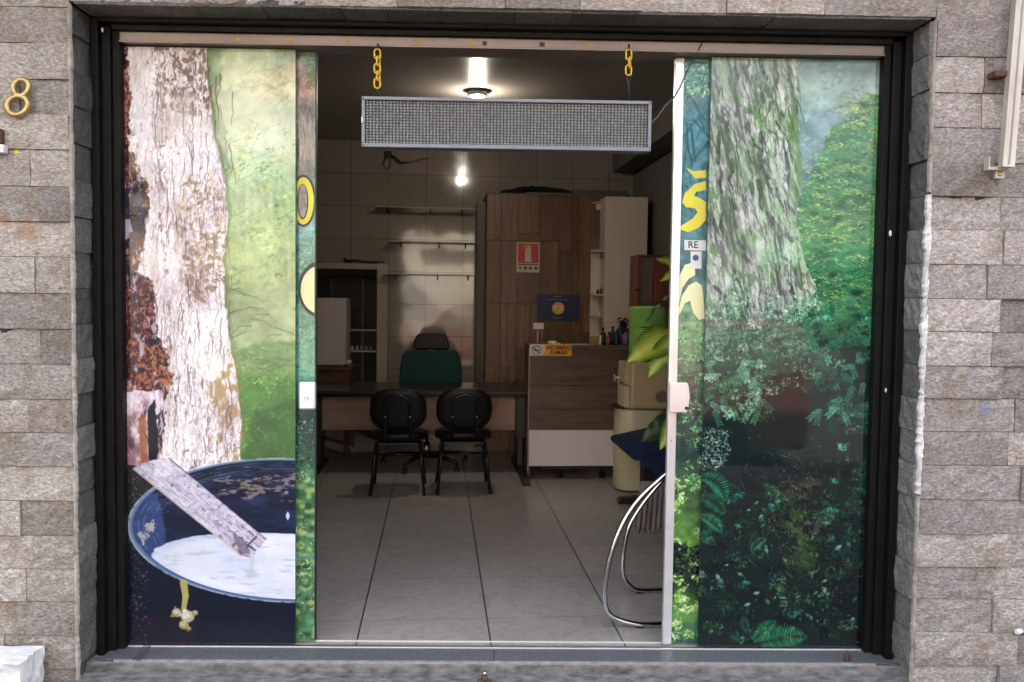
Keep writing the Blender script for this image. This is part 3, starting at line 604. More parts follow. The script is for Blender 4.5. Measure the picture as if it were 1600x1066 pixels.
# --- the narrow strips of the sliding leaves
def paint_strip(side):
    x0, x1 = (196, 500) if side < 0 else (1040, 1340)
    c = Cv(x0, x1, 72, 1014, s=1.5, seed=21 if side < 0 else 31)
    if side < 0:
        c.a[:] = c.vgrad([(72, (96, 120, 96)), (120, (150, 156, 140)), (270, (96, 128, 112)), (350, (110, 150, 150)), (420, (70, 110, 92)), (600, (90, 150, 124)), (650, (30, 40, 40)), (760, (70, 110, 74)), (1014, (70, 110, 74))])
        c.a *= (.6+.8*c.noise(9, 16, 4)[..., None])
        tr = c.poly([(464, 76), (494, 130), (490, 340), (466, 340)], 4, 14, 2); bark(c, tr, (178, 168, 158), (128, 122, 118), (66, 62, 60), 4, 60, 0, .09)
        c.scatter(300, (480, 80, 500, 130), [(20, 50, 30), (60, 120, 60)], (2, 5)); c.scatter(1200, (455, 350, 500, 600), [(30, 76, 60), (80, 140, 116), (150, 196, 180)], (1.5, 5), al=(.5, .9))
        c.scatter(300, (455, 640, 500, 740), [(14, 26, 24), (50, 100, 84), (130, 180, 160)], (2, 5)); [c.disc(c.rng.uniform(460, 500), c.rng.uniform(735, 1005), c.rng.uniform(5, 15), [C3(22, 40, 36), C3(190, 200, 120), C3(90, 130, 110), C3(160, 190, 150)][c.rng.integers(0, 4)], .6, c.rng.uniform(4, 9), 4) for _ in range(70)]
        c.scatter(900, (455, 735, 500, 1008), [(24, 54, 46), (80, 126, 80), (180, 192, 120), (216, 220, 190)], (1, 5), al=(.3, .8), clump=14)
        c.scatter(500, (196, 80, 455, 1008), [(30, 70, 50), (80, 130, 80), (150, 190, 120)], (3, 9), al=(.5, .9))
    else:
        c.a[:] = c.vgrad([(72, (96, 140, 130)), (160, (92, 132, 150)), (260, (80, 122, 132)), (400, (90, 116, 124)), (500, (120, 150, 110)), (600, (78, 84, 78)), (700, (44, 62, 58)), (780, (66, 96, 60)), (860, (96, 140, 60)), (910, (20, 30, 28)), (960, (96, 140, 70)), (1014, (50, 80, 90))])
        c.a *= (.65+.7*c.noise(12, 12, 4)[..., None])
        for k in range(44):
            x = c.rng.uniform(1050, 1105); y = c.rng.uniform(80, 300); c.line([(x, y), (x-c.rng.normal(0, 14), y+c.rng.uniform(12, 50))], c.rng.uniform(.7, 2), C3(44, 80, 92), .6)
        c.scatter(500, (1050, 78, 1106, 130), [(30, 84, 70), (90, 160, 120), (200, 220, 200)], (1.5, 5)); c.scatter(400, (1050, 300, 1106, 420), [(60, 110, 116), (110, 160, 150)], (1.5, 5), al=(.3, .7))
        c.scatter(1500, (1050, 488, 1106, 760), [(24, 60, 46), (56, 124, 80), (110, 170, 110), (190, 214, 180)], (1.5, 5), al=(.45, .9), clump=24)
        c.scatter(1800, (1050, 740, 1106, 1008), [(20, 56, 32), (70, 128, 50), (150, 186, 84), (214, 224, 190)], (1.5, 6), al=(.5, .95), clump=40)
        c.scatter(260, (1050, 850, 1106, 900), [(12, 14, 20), (20, 26, 30)], (3, 8), mask=None)
        c.scatter(500, (1106, 80, 1340, 1008), [(20, 60, 46), (60, 120, 80), (120, 170, 110)], (3, 9), al=(.5, .9))
    return c
# ------------------------------------------------------------------ materials in use
M = {}
st_spots_L = [(tuple(atY(40, 358, -.25)), .055, (.36, .17, .07), .6), (tuple(atY(8, 345, -.25)), .04, (.30, .14, .06), .6), (tuple(atY(25, 237, -.25)), .012, (.75, .62, .05), 1.0)]
st_spots_R = [(tuple(atY(1541, 640, -.25)), .03, (.14, .22, .42), .38), (tuple(atY(1431, 553, -.25)), .016, (.06, .16, .40), .6), (tuple(atY(1503, 575, -.25)), .03, (.5, .42, .3), .35)]
M['stoneL'] = stone('left_stone', (.31, .277, .248), (.52, .468, .425), (.74, .64, .53), st_spots_L)
M['stoneR'] = stone('right_stone', (.31, .275, .252), (.52, .465, .432), (.74, .65, .57), st_spots_R)
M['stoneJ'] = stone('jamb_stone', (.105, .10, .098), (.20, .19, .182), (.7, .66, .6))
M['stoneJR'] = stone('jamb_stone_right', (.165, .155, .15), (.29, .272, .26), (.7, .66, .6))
M['mortar'] = pbr('mortar', (.60, .54, .47), .9, c2=(.32, .28, .24), scale=20, bump=.6)
M['joint'] = pbr('joint', (.05, .045, .04), .95, scale=20, bump=.4)
M['whitemortar'] = pbr('white_mortar', (.92, .88, .85), .9, c2=(.7, .64, .6), scale=24, bump=.8, bscale=120)
M['steel'] = pbr('black_painted_steel', (.003, .0033, .0036), .5, spec=.18, c2=(.009, .0085, .008), scale=14, bump=.25, bscale=40)
M['steelb'] = pbr('worn_black_steel', (.006, .006, .006), .55, spec=.2, c2=(.02, .017, .014), scale=30, bump=.3)
M['alu'] = pbr('aluminium_rail', (.36, .29, .26), .42, .35, c2=(.24, .195, .175), scale=5, stretch=(.3, 1, 1))
M['aluw'] = pbr('pale_aluminium', (.86, .86, .87), .3, .55, var=.08, scale=6)
M['chrome'] = pbr('chrome', (.75, .75, .77), .09, 1, var=.1, scale=10)
M['tape'] = pbr('yellow_tape', (.66, .38, .08), .6, c2=(.45, .3, .1), scale=20)
M['blackp'] = pbr('black_plastic', (.012, .012, .013), .42, var=.2, scale=20)
M['wire'] = pbr('black_cable', (.02, .02, .02), .5)
M['granite'] = pbr('granite_threshold', (.17, .172, .185), .45, c2=(.055, .06, .07), scale=90, bump=.1)
M['step'] = pbr('worn_step', (.25, .235, .23), .85, c2=(.055, .052, .05), scale=26, bump=1.0, bscale=110, stretch=(.6, 1, 1))
M['white'] = pbr('white_paint', (.78, .77, .76), .5, var=.08, bump=.15)
M['roughwhite'] = pbr('rough_white_stone', (.80, .79, .80), .9, c2=(.5, .49, .5), scale=14, bump=1.0, bscale=45)
M['brass'] = pbr('brass', (.62, .45, .19), .35, .75, c2=(.38, .27, .12), scale=40)
M['rust'] = pbr('rusty_iron', (.16, .07, .035), .8, c2=(.05, .03, .02), scale=30, bump=.6)
M['pole'] = pbr('weathered_aluminium', (.72, .66, .60), .45, .25, c2=(.42, .36, .30), scale=7, stretch=(1, 1, .3))
M['yellow'] = pbr('yellow_plastic', (.85, .52, .03), .4, c2=(.62, .36, .03), scale=30)
M['ledcase'] = pbr('grey_led_case', (.19, .20, .23), .42, .2, c2=(.20, .21, .25), scale=12)
M['ledback'] = pbr('led_back', (.10, .10, .10), .7)
M['led'] = pbr('led_lens', (.36, .36, .34), .4, c2=(.18, .18, .18), scale=70)
M['ceil'] = pbr('ceiling_panel', (.34, .31, .275), .30, c2=(.31, .28, .25), scale=3, stretch=(.1, 1, 1))
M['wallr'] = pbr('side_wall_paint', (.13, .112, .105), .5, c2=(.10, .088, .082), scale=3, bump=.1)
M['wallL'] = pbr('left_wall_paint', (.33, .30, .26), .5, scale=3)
M['lampw'] = pbr('lamp_housing', (.6, .57, .5), .4)
m, nt_, b_ = mat_new('lamp_light'); b_.inputs['Base Color'].default_value = (.9, .85, .7, 1); b_.inputs['Emission Color'].default_value = (1, .90, .72, 1); b_.inputs['Emission Strength'].default_value = 5; M['lamp'] = m
M['walltile'] = tiles('wall_tile', (.33, .295, .255), (.12, .10, .085), (0, 2), (-1.177, 2.856), (.395, .345), .006, .075, var=.05, wav=.0035, wscale=3.0, dirt=.15, spec=.9)
M['floortile'] = tiles('floor_tile', (.45, .405, .37), (.05, .046, .043), (0, 1), (-.6046, .3434), (.6, .6), (.0075, .0032), .22, var=.07, dirt=.20, scuff=.28)
M['ashtile'] = tiles('back_room_tile', (.20, .22, .20), (.10, .11, .10), (0, 2), (0, 0), (.35, .35), .006, .2)
M['clad'] = wood('rustic_cladding', (.038, .018, .010), (.24, .115, .056), 'z', 16, .38, .30)
M['cladside'] = wood('cladding_edge', (.05, .04, .032), (.10, .082, .065), 'z', 16, .5, .2)
M['desktop'] = wood('dark_desk_top', (.028, .019, .015), (.062, .045, .036), 'x', 16, .26, .05)
M['deskfront'] = wood('desk_front_laminate', (.30, .175, .13), (.55, .36, .28), 'x', 18, .42, .08)
M['counter'] = wood('counter_laminate', (.06, .034, .026), (.19, .115, .088), 'x', 18, .42, .22)
M['table'] = wood('table_wood', (.05, .02, .010), (.15, .065, .030), 'x', 16, .4, .1)
M['redwood'] = wood('reddish_cabinet_wood', (.11, .028, .018), (.24, .07, .045), 'z', 10, .35, .15)
M['lam_white'] = pbr('white_laminate', (.80, .76, .78), .4, var=.03)
M['cabwhite'] = pbr('cream_laminate', (.60, .53, .45), .45, var=.05, scale=2)
M['vinyl'] = pbr('black_vinyl', (.006, .006, .0065), .42, spec=.3, var=.2, scale=30, bump=.12, bscale=200)
M['blacksteel'] = pbr('black_tube', (.02, .02, .022), .22, .4)
M['teal'] = pbr('teal_mesh_fabric', (.004, .062, .062), .8, c2=(.003, .045, .048), scale=60, bump=.3, bscale=300)
M['enamel'] = pbr('white_enamel', (.60, .55, .55), .3, var=.04, scale=3)
M['doorw'] = pbr('cream_door_frame', (.50, .43, .36), .45, c2=(.38, .33, .27), scale=6)
M['cream'] = pbr('cream_plastic', (.60, .48, .29), .42, c2=(.54, .43, .255), scale=4)
M['creamlo'] = pbr('light_cream_plastic', (.72, .66, .44), .42, c2=(.64, .58, .38), scale=4)
M['dark'] = pbr('dark_recess', (.02, .018, .016), .6)
M['green'] = pbr('lime_fabric', (.25, .50, .10), .8, c2=(.20, .42, .08), scale=8, bump=.3, bscale=200)
M['blue'] = pbr('navy_fabric', (.012, .028, .10), .85, c2=(.008, .018, .065), scale=12, bump=.4, bscale=220)
M['paper'] = pbr('paper', (.74, .72, .68), .8, var=.06)
M['red'] = pbr('sign_red', (.50, .03, .03), .5)
M['signcream'] = pbr('sign_cream', (.58, .52, .36), .5)
M['signink'] = pbr('sign_ink', (.03, .03, .03), .6)
M['posterblue'] = pbr('poster_blue', (.006, .014, .075), .42)
M['orange'] = pbr('sign_orange', (.90, .40, .015), .5, var=.03)
M['gold'] = pbr('poster_gold', (.82, .45, .12), .5)
M['purple'] = pbr('purple_plastic', (.16, .09, .22), .35)
M['bag'] = pbr('black_sheeting', (.008, .008, .009), .35, bump=.5, bscale=30)
M['board'] = wood('grey_boards', (.05, .04, .033), (.13, .105, .085), 'x', 10, .6, .3)
M['cloth'] = pbr('grey_brown_cloth', (.22, .17, .155), .9, c2=(.10, .075, .07), scale=40, stretch=(1, 1, .1), bump=.4)
M['ochre'] = pbr('ochre_label', (.30, .17, .05), .5)
m, nt_, b_ = mat_new('clear_glass'); b_.inputs['Base Color'].default_value = (.93, .98, .95, 1); b_.inputs['Roughness'].default_value = .02; b_.inputs['Transmission Weight'].default_value = 1; b_.inputs['IOR'].default_value = 1.3; M['glass'] = m
m, nt_, b_ = mat_new('tinted_glass'); b_.inputs['Base Color'].default_value = (.10, .10, .10, 1); b_.inputs['Roughness'].default_value = .05; M['dglass'] = m
def film(name, im):
    m, nt, b = mat_new(name); L = nt.links
    tc = N(nt, 'ShaderNodeTexCoord'); ti = N(nt, 'ShaderNodeTexImage'); ti.image = im; ti.extension = 'EXTEND'; ti.interpolation = 'Cubic'
    L.new(tc.outputs['UV'], ti.inputs[0]); hs = N(nt, 'ShaderNodeHueSaturation', i_Saturation=1.05, i_Value=1.15); L.new(ti.outputs[0], hs.inputs['Color']); L.new(hs.outputs[0], b.inputs['Base Color'])
    b.inputs['Roughness'].default_value = .6; b.inputs['Specular IOR Level'].default_value = .05
    b.inputs['Coat Weight'].default_value = 1; nr = N(nt, 'ShaderNodeTexNoise', i_Scale=5.0, i_Detail=8.0, i_Roughness=.7, i_Distortion=1.5); L.new(tc.outputs['Object'], nr.inputs['Vector']); mr = N(nt, 'ShaderNodeMapRange', i_1=.42, i_2=.75, i_3=.012, i_4=.16); L.new(nr.outputs[0], mr.inputs[0]); L.new(mr.outputs[0], b.inputs['Coat Roughness']); b.inputs['Coat IOR'].default_value = 1.5
    n = N(nt, 'ShaderNodeTexNoise', i_Scale=1.6, i_Detail=2.0); L.new(tc.outputs['Object'], n.inputs['Vector'])
    bp = N(nt, 'ShaderNodeBump', i_Strength=1.0, i_Distance=.0015); L.new(n.outputs[0], bp.inputs['Height']); L.new(bp.outputs[0], b.inputs['Coat Normal'])
    return m
m, nt_, b_ = mat_new('variegated_leaf')        # green leaf with pale yellow heart and side veins, from the leaf's own UV
uvn = N(nt_, 'ShaderNodeTexCoord'); sp_ = N(nt_, 'ShaderNodeSeparateXYZ'); nt_.links.new(uvn.outputs['UV'], sp_.inputs[0])
a1 = N(nt_, 'ShaderNodeMath', operation='SUBTRACT', i_1=.5); nt_.links.new(sp_.outputs[0], a1.inputs[0])
a2 = N(nt_, 'ShaderNodeMath', operation='ABSOLUTE'); nt_.links.new(a1.outputs[0], a2.inputs[0])
a3 = N(nt_, 'ShaderNodeMath', operation='MULTIPLY_ADD', i_1=-.9); nt_.links.new(a2.outputs[0], a3.inputs[0]); nt_.links.new(sp_.outputs[1], a3.inputs[2])
a4 = N(nt_, 'ShaderNodeMath', operation='MULTIPLY', i_1=95.0); nt_.links.new(a3.outputs[0], a4.inputs[0])
a5 = N(nt_, 'ShaderNodeMath', operation='SINE'); nt_.links.new(a4.outputs[0], a5.inputs[0])
a6 = N(nt_, 'ShaderNodeMath', operation='MULTIPLY_ADD', i_1=.13); nt_.links.new(a5.outputs[0], a6.inputs[0]); nt_.links.new(a2.outputs[0], a6.inputs[2])
rp_ = N(nt_, 'ShaderNodeValToRGB'); nt_.links.new(a6.outputs[0], rp_.inputs[0])
rp_.color_ramp.elements[0].position = .02; rp_.color_ramp.elements[0].color = (.80, .85, .18, 1); rp_.color_ramp.elements[1].position = .50; rp_.color_ramp.elements[1].color = (.035, .14, .02, 1)
e_ = rp_.color_ramp.elements.new(.24); e_.color = (.46, .62, .06, 1)
nt_.links.new(rp_.outputs[0], b_.inputs['Base Color']); b_.inputs['Roughness'].default_value = .4; M['leafv'] = m
M['leafd'] = pbr('dark_leaf', (.03, .075, .02), .45, c2=(.015, .04, .012), scale=20)
M['stem'] = pbr('plant_stem', (.10, .15, .04), .5)
M['terracotta'] = pbr('pot', (.09, .05, .035), .7)

def struct(name, mb, mat, frame='w', base=(0, 0, 0)): return one(name, mb, mat, None, None, base, frame, None, 'structure')

# ------------------------------------------------------------------ the street and the ground
struct('ground', MB().box((-60, -70, -.62), (60, 8, -.42)), pbr('asphalt', (.040, .039, .037), .9, c2=(.025, .024, .023), scale=6, bump=.5))
struct('pavement', MB().box((-14, -4.9, -.5), (14, -.40, -.12)), pbr('pavement_concrete', (.09, .085, .08), .85, c2=(.055, .053, .05), scale=5, bump=.4))
s = MB()
s.prism([(-.42, -.30), (-.42, -.055), (-.405, -.043), (-.176, -.038), (-.172, -.012), (-.165, -.006), (-.01, -.006), (-.01, -.30)], -1.75, 1.80, 'yz')
struct('entrance_step', s, M['step'])
g = MB(); g.box((-1.66, -.150, -.004), (.006, -.022, .0012), .002); g.box((.0085, -.150, -.004), (1.71, -.022, .0012), .002)
struct('threshold', g, M['granite'])
# ------------------------------------------------------------------ the stone-clad front
fac = T('building_facade', 'grey stone block shop front built round the wide entrance', 'building', (0, -.25, -.3))
XL, XR, ZT, YF, YB = -1.695, 1.745, 2.69, -.25, -.055
rs = random.Random(4)
def blocks(mb, x0, x1, z0, z1, y, zoff, rowh, wmin, wmax, plane='front', ya=None):
    """courses of split-faced stones; 'front' lies in the xz plane at depth y; 'side' in the yz plane at x = y"""
    z = zoff
    while z < z1:
        h = rowh*rs.uniform(.96, 1.04); a = max(z, z0); b = min(z+h, z1)
        if b-a > .012:
            x = x0
            while x < x1-.001:
                w_ = rs.uniform(wmin, wmax)
                if x1-(x+w_) < wmin*.5: w_ = x1-x
                e = rs.uniform(-.011, .011); gpp = .0013
                t = bmesh.new()
                nx = max(2, int(w_/.03)); nz = 4; rows = []
                for j in range(nz+1):
                    row = []
                    for i in range(nx+1):
                        X = x+gpp+(w_-2*gpp)*i/nx; Z = a+gpp+(b-a-2*gpp)*j/nz
                        edge = i in (0, nx) or j in (0, nz)
                        d = e + rs.uniform(-.0036, .0036) - (0.003 if edge else 0)
                        row.append((X, Z, d))
                    rows.append(row)
                def P(X, Z, d):
                    return (X, y-d, Z) if plane == 'front' else ((y+d, X, Z) if plane == 'sideL' else (y-d, X, Z))
                V = [[t.verts.new(P(*q)) for q in r] for r in rows]
                Bk = [[t.verts.new(P(q[0], q[1], -.022)) for q in r] for r in rows]
                for j in range(nz):
                    for i in range(nx): t.faces.new((V[j][i], V[j][i+1], V[j+1][i+1], V[j+1][i]))
                for j in range(nz):
                    t.faces.new((V[j][0], V[j+1][0], Bk[j+1][0], Bk[j][0])); t.faces.new((V[j][nx], V[j+1][nx], Bk[j+1][nx], Bk[j][nx]))
                for i in range(nx):
                    t.faces.new((V[0][i], V[0][i+1], Bk[0][i+1], Bk[0][i])); t.faces.new((V[nz][i], V[nz][i+1], Bk[nz][i+1], Bk[nz][i]))
                bmesh.ops.recalc_face_normals(t, faces=t.faces); mb.add(t); x += w_
        z += h
mbL = MB(); blocks(mbL, -3.6, XL-.014, -.28, 3.5, YF, -.28, .1415, .17, .42)
fac.part('stone_pier', mbL, M['stoneL'], label='left stone pier, warmer and greyer')
mbR = MB(); blocks(mbR, XR+.016, 3.7, -.28, 3.5, YF, -.245, .1405, .19, .44)
fac.part('stone_pier', mbR, M['stoneR'], label='right stone pier with white mortar edge')
lt = MB(); blocks(lt, XL-.014, XR+.016, ZT+.012, 3.5, YF, ZT+.012, .14, .22, .45)
fac.part('stone_lintel', lt, M['stoneR'])
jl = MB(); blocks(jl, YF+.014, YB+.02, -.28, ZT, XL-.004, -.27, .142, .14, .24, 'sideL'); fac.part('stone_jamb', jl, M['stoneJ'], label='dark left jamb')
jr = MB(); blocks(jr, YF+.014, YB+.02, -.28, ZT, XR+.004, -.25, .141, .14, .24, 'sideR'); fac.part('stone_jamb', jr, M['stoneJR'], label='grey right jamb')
so = MB(); x = XL
while x < XR-.02:
    w_ = min(rs.uniform(.16, .34), XR-x); so.box((x+.001, YF+.012, ZT+.004+rs.uniform(-.004, .004)), (x+w_-.001, YB+.02, ZT+.03), .002); x += w_
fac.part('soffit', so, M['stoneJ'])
cr = MB()
for sx, x in ((-1, -3.6), (1, XR+.022)): cr.box((x, YF+.014, -.4), (x+1.883 if sx < 0 else 3.7, YB+.30, 3.5))
cr.box((XL-.03, YF+.014, ZT+.03), (XR+.03, YB+.30, 3.5))
fac.part('wall_core', cr, M['joint'])
def strip(x, z0, z1, mat, wd, seed, name='mortar_edge', thick=.010):
    q = random.Random(seed); mb = MB(); n = int((z1-z0)/.012); A = []; Bq = []
    for i in range(n+1):
        z = z0+(z1-z0)*i/n; k = wd*(.6+.4*math.sin(i*.31+seed)*math.sin(i*.13))+q.uniform(-.15, .25)*wd; o = q.uniform(-.1, .1)*wd
        A.append((x+o-k*.5, z)); Bq.append((x+o+k*.5, z))
    yq = YF-.004
    rows = [[Vector((a[0], yq+.02, a[1])), Vector((a[0], yq, a[1])), Vector(((a[0]+b[0])/2, yq-thick*q.uniform(.5, 1), a[1])), Vector((b[0], yq, b[1])), Vector((b[0], yq+.02, b[1]))] for a, b in zip(A, Bq)]
    mb.grid(rows, False); return fac.part(name, mb, mat)
strip(XL-.010, -.28, ZT, M['mortar'], .014, 3); strip(XR+.012, -.28, .75, M['mortar'], .012, 5); strip(XR+.012, 2.0, ZT, M['mortar'], .012, 6)
strip(XR+.012, .76, 1.99, M['whitemortar'], .026, 9, thick=.016)
# upper storeys and the plain wall either side: unseen bulk, height set so its shadow covers shop front and street
bw = MB(); bw.box((-14, -.20, -.4), (-3.6, .1, 8.6)); bw.box((3.7, -.20, -.4), (14, .1, 8.6)); bw.box((-3.6, -.20, 3.5), (3.7, .1, 8.6)); bw.box((-14, .1, 8.2), (14, 12, 8.6)); bw.box((-14, 11.8, -.4), (14, 12, 8.2)); bw.box((-14, .1, -.4), (-13.7, 11.8, 8.2)); bw.box((13.7, .1, -.4), (14, 11.8, 8.2))
fac.part('upper_wall', bw, pbr('facade_render', (.5, .47, .42), .85, bump=.3))

# ------------------------------------------------------------------ steel door frame, rails
GX0, GX1, GZ = -1.6035, 1.6517, 2.603
fr = T('door_frame', 'black steel frame with aluminium top rail round the glass doors', 'door frame', (0, 0, 0))
j = MB(); j.box((XL+.001, -.100, -.01), (XL+.030, .03, ZT-.004), .003); j.box((XL+.0305, -.066, -.006), (XL+.066, .03, ZT-.03), .003); j.box((XL+.066, -.045, -.004), (GX0+.004, .03, 2.655), .002)
fr.part('left_post', j, M['steel'])
j = MB(); j.box((XR-.032, -.100, -.01), (XR-.001, .03, ZT-.004), .003); j.box((XR-.070, -.066, -.006), (XR-.0325, .03, ZT-.03), .003); j.box((GX1-.006, -.045, -.004), (XR-.070, .03, 2.655), .002)
fr.part('right_post', j, M['steel'])
j = MB(); j.box((XL+.031, -.098, 2.672), (XR-.033, .03, ZT-.002), .003); j.box((XL+.067, -.060, 2.648), (XR-.071, .028, 2.671), .003)
fr.part('header_beam', j, M['steelb'])
rail = MB(); rail.box((GX0+.006, -.052, 2.603), (GX1-.008, .10, 2.645), .006); rail.box((GX0+.006, -.056, 2.600), (GX1-.008, -.046, 2.606), .001)
ro = fr.part('top_rail', rail, M['alu'])
for px, wd, mt in ((372, .02, 'tape'), (452, .028, 'tape'), (545, .024, 'tape'), (650, .024, 'tape'), (738, .020, 'tape'), (922, .020, 'tape'), (757, .018, 'blackp'), (847, .022, 'blackp')):
    p = atY(px, 74, -.053); fr.part('tape_piece' if mt == 'tape' else 'rail_clip', MB().box((p.x-wd/2, -.0545, 2.613), (p.x+wd/2, -.0515, 2.630)), M[mt], ro)
tk = MB(); tk.box((GX0+.006, -.021, -.004), (GX1-.008, -.012, .005), .001); tk.box((GX0+.006, -.004, -.004), (GX1-.008, .014, -.0005)); tk.box((GX0+.006, .052, -.004), (GX1-.008, .062, .004), .001); 
fr.part('sill_edge', MB().box((GX0+.006, -.166, -.012), (GX1-.008, -.151, .0018), .001), pbr('dull_edge', (.38, .35, .34), .7, c2=(.2, .19, .19), scale=24))
fr.part('floor_track', tk, M['aluw'])
for side, px in ((0, 'left'), (1, 'right')):
    pass
pl = MB()
for (x, z, r) in ((atY(160, 47, -.1).x, atY(160, 47, -.1).z, .009), (atY(1391, 365, -.1).x, atY(1391, 365, -.1).z, .012), (atY(1384, 610, -.1).x, atY(1384, 610, -.1).z, .009)):
    pl.ball((x, -.1005, z), r, 1, (.6, .35, 1.3))
fr.part('plaster_splash', pl, M['whitemortar'])

# ------------------------------------------------------------------ glass door leaves with printed film
def panel(name, label, x0, x1, y, cv, imname, cx0, cx1, z0=.008, z1=GZ-.006, edge=None):
    """pane with the printed film on its street side; cx0..cx1 = canvas units that fall on the film"""
    t = T(name, label, 'glass door', ((x0+x1)/2, y, z0))
    t.part('pane', MB().box((x0, y, z0), (x1, y+.010, z1), .001), M['glassedge'])
    im = cv.image(imname); mb = MB(); v = [mb.bm.verts.new(p) for p in ((x0+.001, y-.0015, z0+.001), (x1-.001, y-.0015, z0+.001), (x1-.001, y-.0015, z1-.001), (x0+.001, y-.0015, z1-.001))]
    f = mb.bm.faces.new(v); uvl = mb.bm.loops.layers.uv.new('UVMap'); cw = cv.w/cv.s
    ua, ub = (cx0-cv.x0)/cw, (cx1-cv.x0)/cw
    for lp, q in zip(f.loops, ((ua, 0), (ub, 0), (ub, 1), (ua, 1))): lp[uvl].uv = q
    o = mb.build('printed_film', film(imname, im), t.o, t.base, recalc=False); return t
M['glassedge'] = pbr('green_glass_edge', (.02, .07, .055), .1)
pLx = atY(462, 540, 0).x; pRx = atY(1101, 540, 0).x
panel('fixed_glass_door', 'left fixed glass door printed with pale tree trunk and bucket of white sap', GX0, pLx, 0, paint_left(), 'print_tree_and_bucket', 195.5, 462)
panel('fixed_glass_door', 'right fixed glass door printed with mossy trunk, ferns and dark forest floor', pRx, GX1, 0, paint_right(), 'print_mossy_forest', 1101, 1362)
YS = .034
sLx = atY(492.5, 540, YS).x; sRx = atY(1050, 540, YS).x; sR2 = sRx
k_ = lambda X, Y: 0
tSL = t = panel('sliding_glass_door', 'left sliding glass door leaf pushed behind the pale trunk picture, handle plate on its edge', sLx-.86, sLx, YS, paint_strip(-1), 'print_narrow_left', 493-.86*352, 493)
p = atY(481, 618, YS); lk = MB().box((p.x-.039, YS-.022, p.z-.062), (p.x+.038, YS-.0025, p.z+.062), .010); h = t.part('lock_plate', lk, M['aluw'])
t.part('keyhole', MB().lathe((p.x, YS-.0225, p.z-.008), [(.011, 0), (.011, .003), (.007, .004), (.003, .002)], 16, Vector((0, -1, 0))), M['chrome'], h)
t.part('lock_plate', MB().box((p.x-.034, YS+.012, p.z-.06), (p.x+.036, YS+.03, p.z+.06), .008), M['aluw'])
t.part('edge_seal', MB().box((sLx-.001, YS-.004, .012), (sLx+.006, YS+.013, GZ-.008), .001), M['blackp'])
tSR = t = panel('sliding_glass_door', 'right sliding glass door leaf with bright aluminium edge, stickers and handle plate', sR2, sR2+.86, YS, paint_strip(1), 'print_narrow_right', 1048, 1048+.86*350)
t.part('edge_profile', MB().box((sRx-.014, YS-.014, .006), (sRx+.024, YS+.02, GZ-.006), .003), M['aluw'])
p = atY(1062, 621, YS-.02); lk = MB(); lk.prism([(p.x-.046, p.z-.066), (p.x+.030, p.z-.066), (p.x+.036, p.z-.05), (p.x+.043, p.z), (p.x+.036, p.z+.05), (p.x+.030, p.z+.066), (p.x-.046, p.z+.066)], YS-.034, YS-.0145, 'xz', .003)
h = t.part('lock_plate', lk, M['aluw']); t.part('keyhole', MB().lathe((p.x+.028, YS-.0345, p.z-.046), [(.008, 0), (.008, .002), (.004, .003)], 12, Vector((0, -1, 0))), M['dark'], h)
# yellow brush letters and stickers on the film
def onfilm(pts, Y): return [(atY(x, y, Y).x, atY(x, y, Y).z) for x, y in pts]
M['letter'] = pbr('letter_yellow', (.80, .70, .06), .4); M['lettero'] = pbr('letter_outline', (.05, .06, .05), .5); M['pale'] = pbr('pale_letter', (.88, .86, .48), .4)
def decal(t, name, pts, mat, Y, d, label=None, hole=None): t.part(name, MB().prism(onfilm(pts, Y), Y-d, Y-d+.0006, 'xz'), mat, None, label)
YG = YS-.0015

def ellp(cx, cy, rx, ry, a0=0, a1=360, n=28): return [(cx+rx*math.cos(R(a0+(a1-a0)*i/n)), cy+ry*math.sin(R(a0+(a1-a0)*i/n))) for i in range(n+1)]
def ringmesh(o, i, Y, d):
    mb = MB(); A = [mb.bm.verts.new((x, Y-d, z)) for x, z in onfilm(o, Y)]; B = [mb.bm.verts.new((x, Y-d, z)) for x, z in onfilm(i, Y)]
    for k in range(len(A)-1): mb.bm.faces.new((A[k], A[k+1], B[k+1], B[k]))
    return mb
def clampx(pts, lo, hi): return [(min(max(x, lo), hi), y) for x, y in pts]
# letter o on the left leaf
tSL.part('letter_outline', ringmesh(clampx(ellp(474, 314, 20, 41), 464, 491.5), clampx(ellp(473, 314, 7, 26), 464, 491.5), YG, .0006), M['lettero'])
tSL.part('letter', ringmesh(clampx(ellp(474, 314, 16.5, 37), 464, 491.5), clampx(ellp(473, 315, 9, 28), 464, 491.5), YG, .0010), M['letter'])
tSL.part('letter_outline', MB().prism(onfilm(clampx(ellp(497, 452, 31, 43, 90, 270), 464, 491.5)[::-1], YG), YG-.0009, YG-.0003, 'xz'), M['lettero'])
tSL.part('letter', MB().prism(onfilm(clampx(ellp(499, 453, 29, 37, 90, 270), 464, 491.5)[::-1], YG), YG-.0015, YG-.0010, 'xz'), M['pale'])
# brush letter s with its accent, and the big pale letter, on the right leaf
decal(tSR, 'letter', [(1072, 262), (1084, 268), (1103, 266), (1103, 278), (1086, 279)], M['letter'], YG, .0010)
decal(tSR, 'letter', [(1103, 283), (1085, 288), (1070, 302), (1066, 316), (1072, 324), (1086, 326), (1090, 332), (1082, 342), (1064, 353), (1062, 359), (1076, 363), (1092, 356), (1103, 344), (1103, 316), (1094, 310), (1084, 306), (1088, 300), (1103, 297)], M['letter'], YG, .0010)
decal(tSR, 'letter', [(1062, 430), (1070, 414), (1086, 409), (1086, 430), (1076, 436), (1066, 450), (1060, 478)], M['pale'], YG, .0010)
decal(tSR, 'letter', [(1058, 490), (1066, 462), (1076, 446), (1088, 440), (1096, 446), (1099, 462), (1101, 498), (1092, 500), (1084, 490), (1078, 470), (1070, 474), (1062, 492)], M['pale'], YG, .0010)
# white stickers: RE... and a blue dot

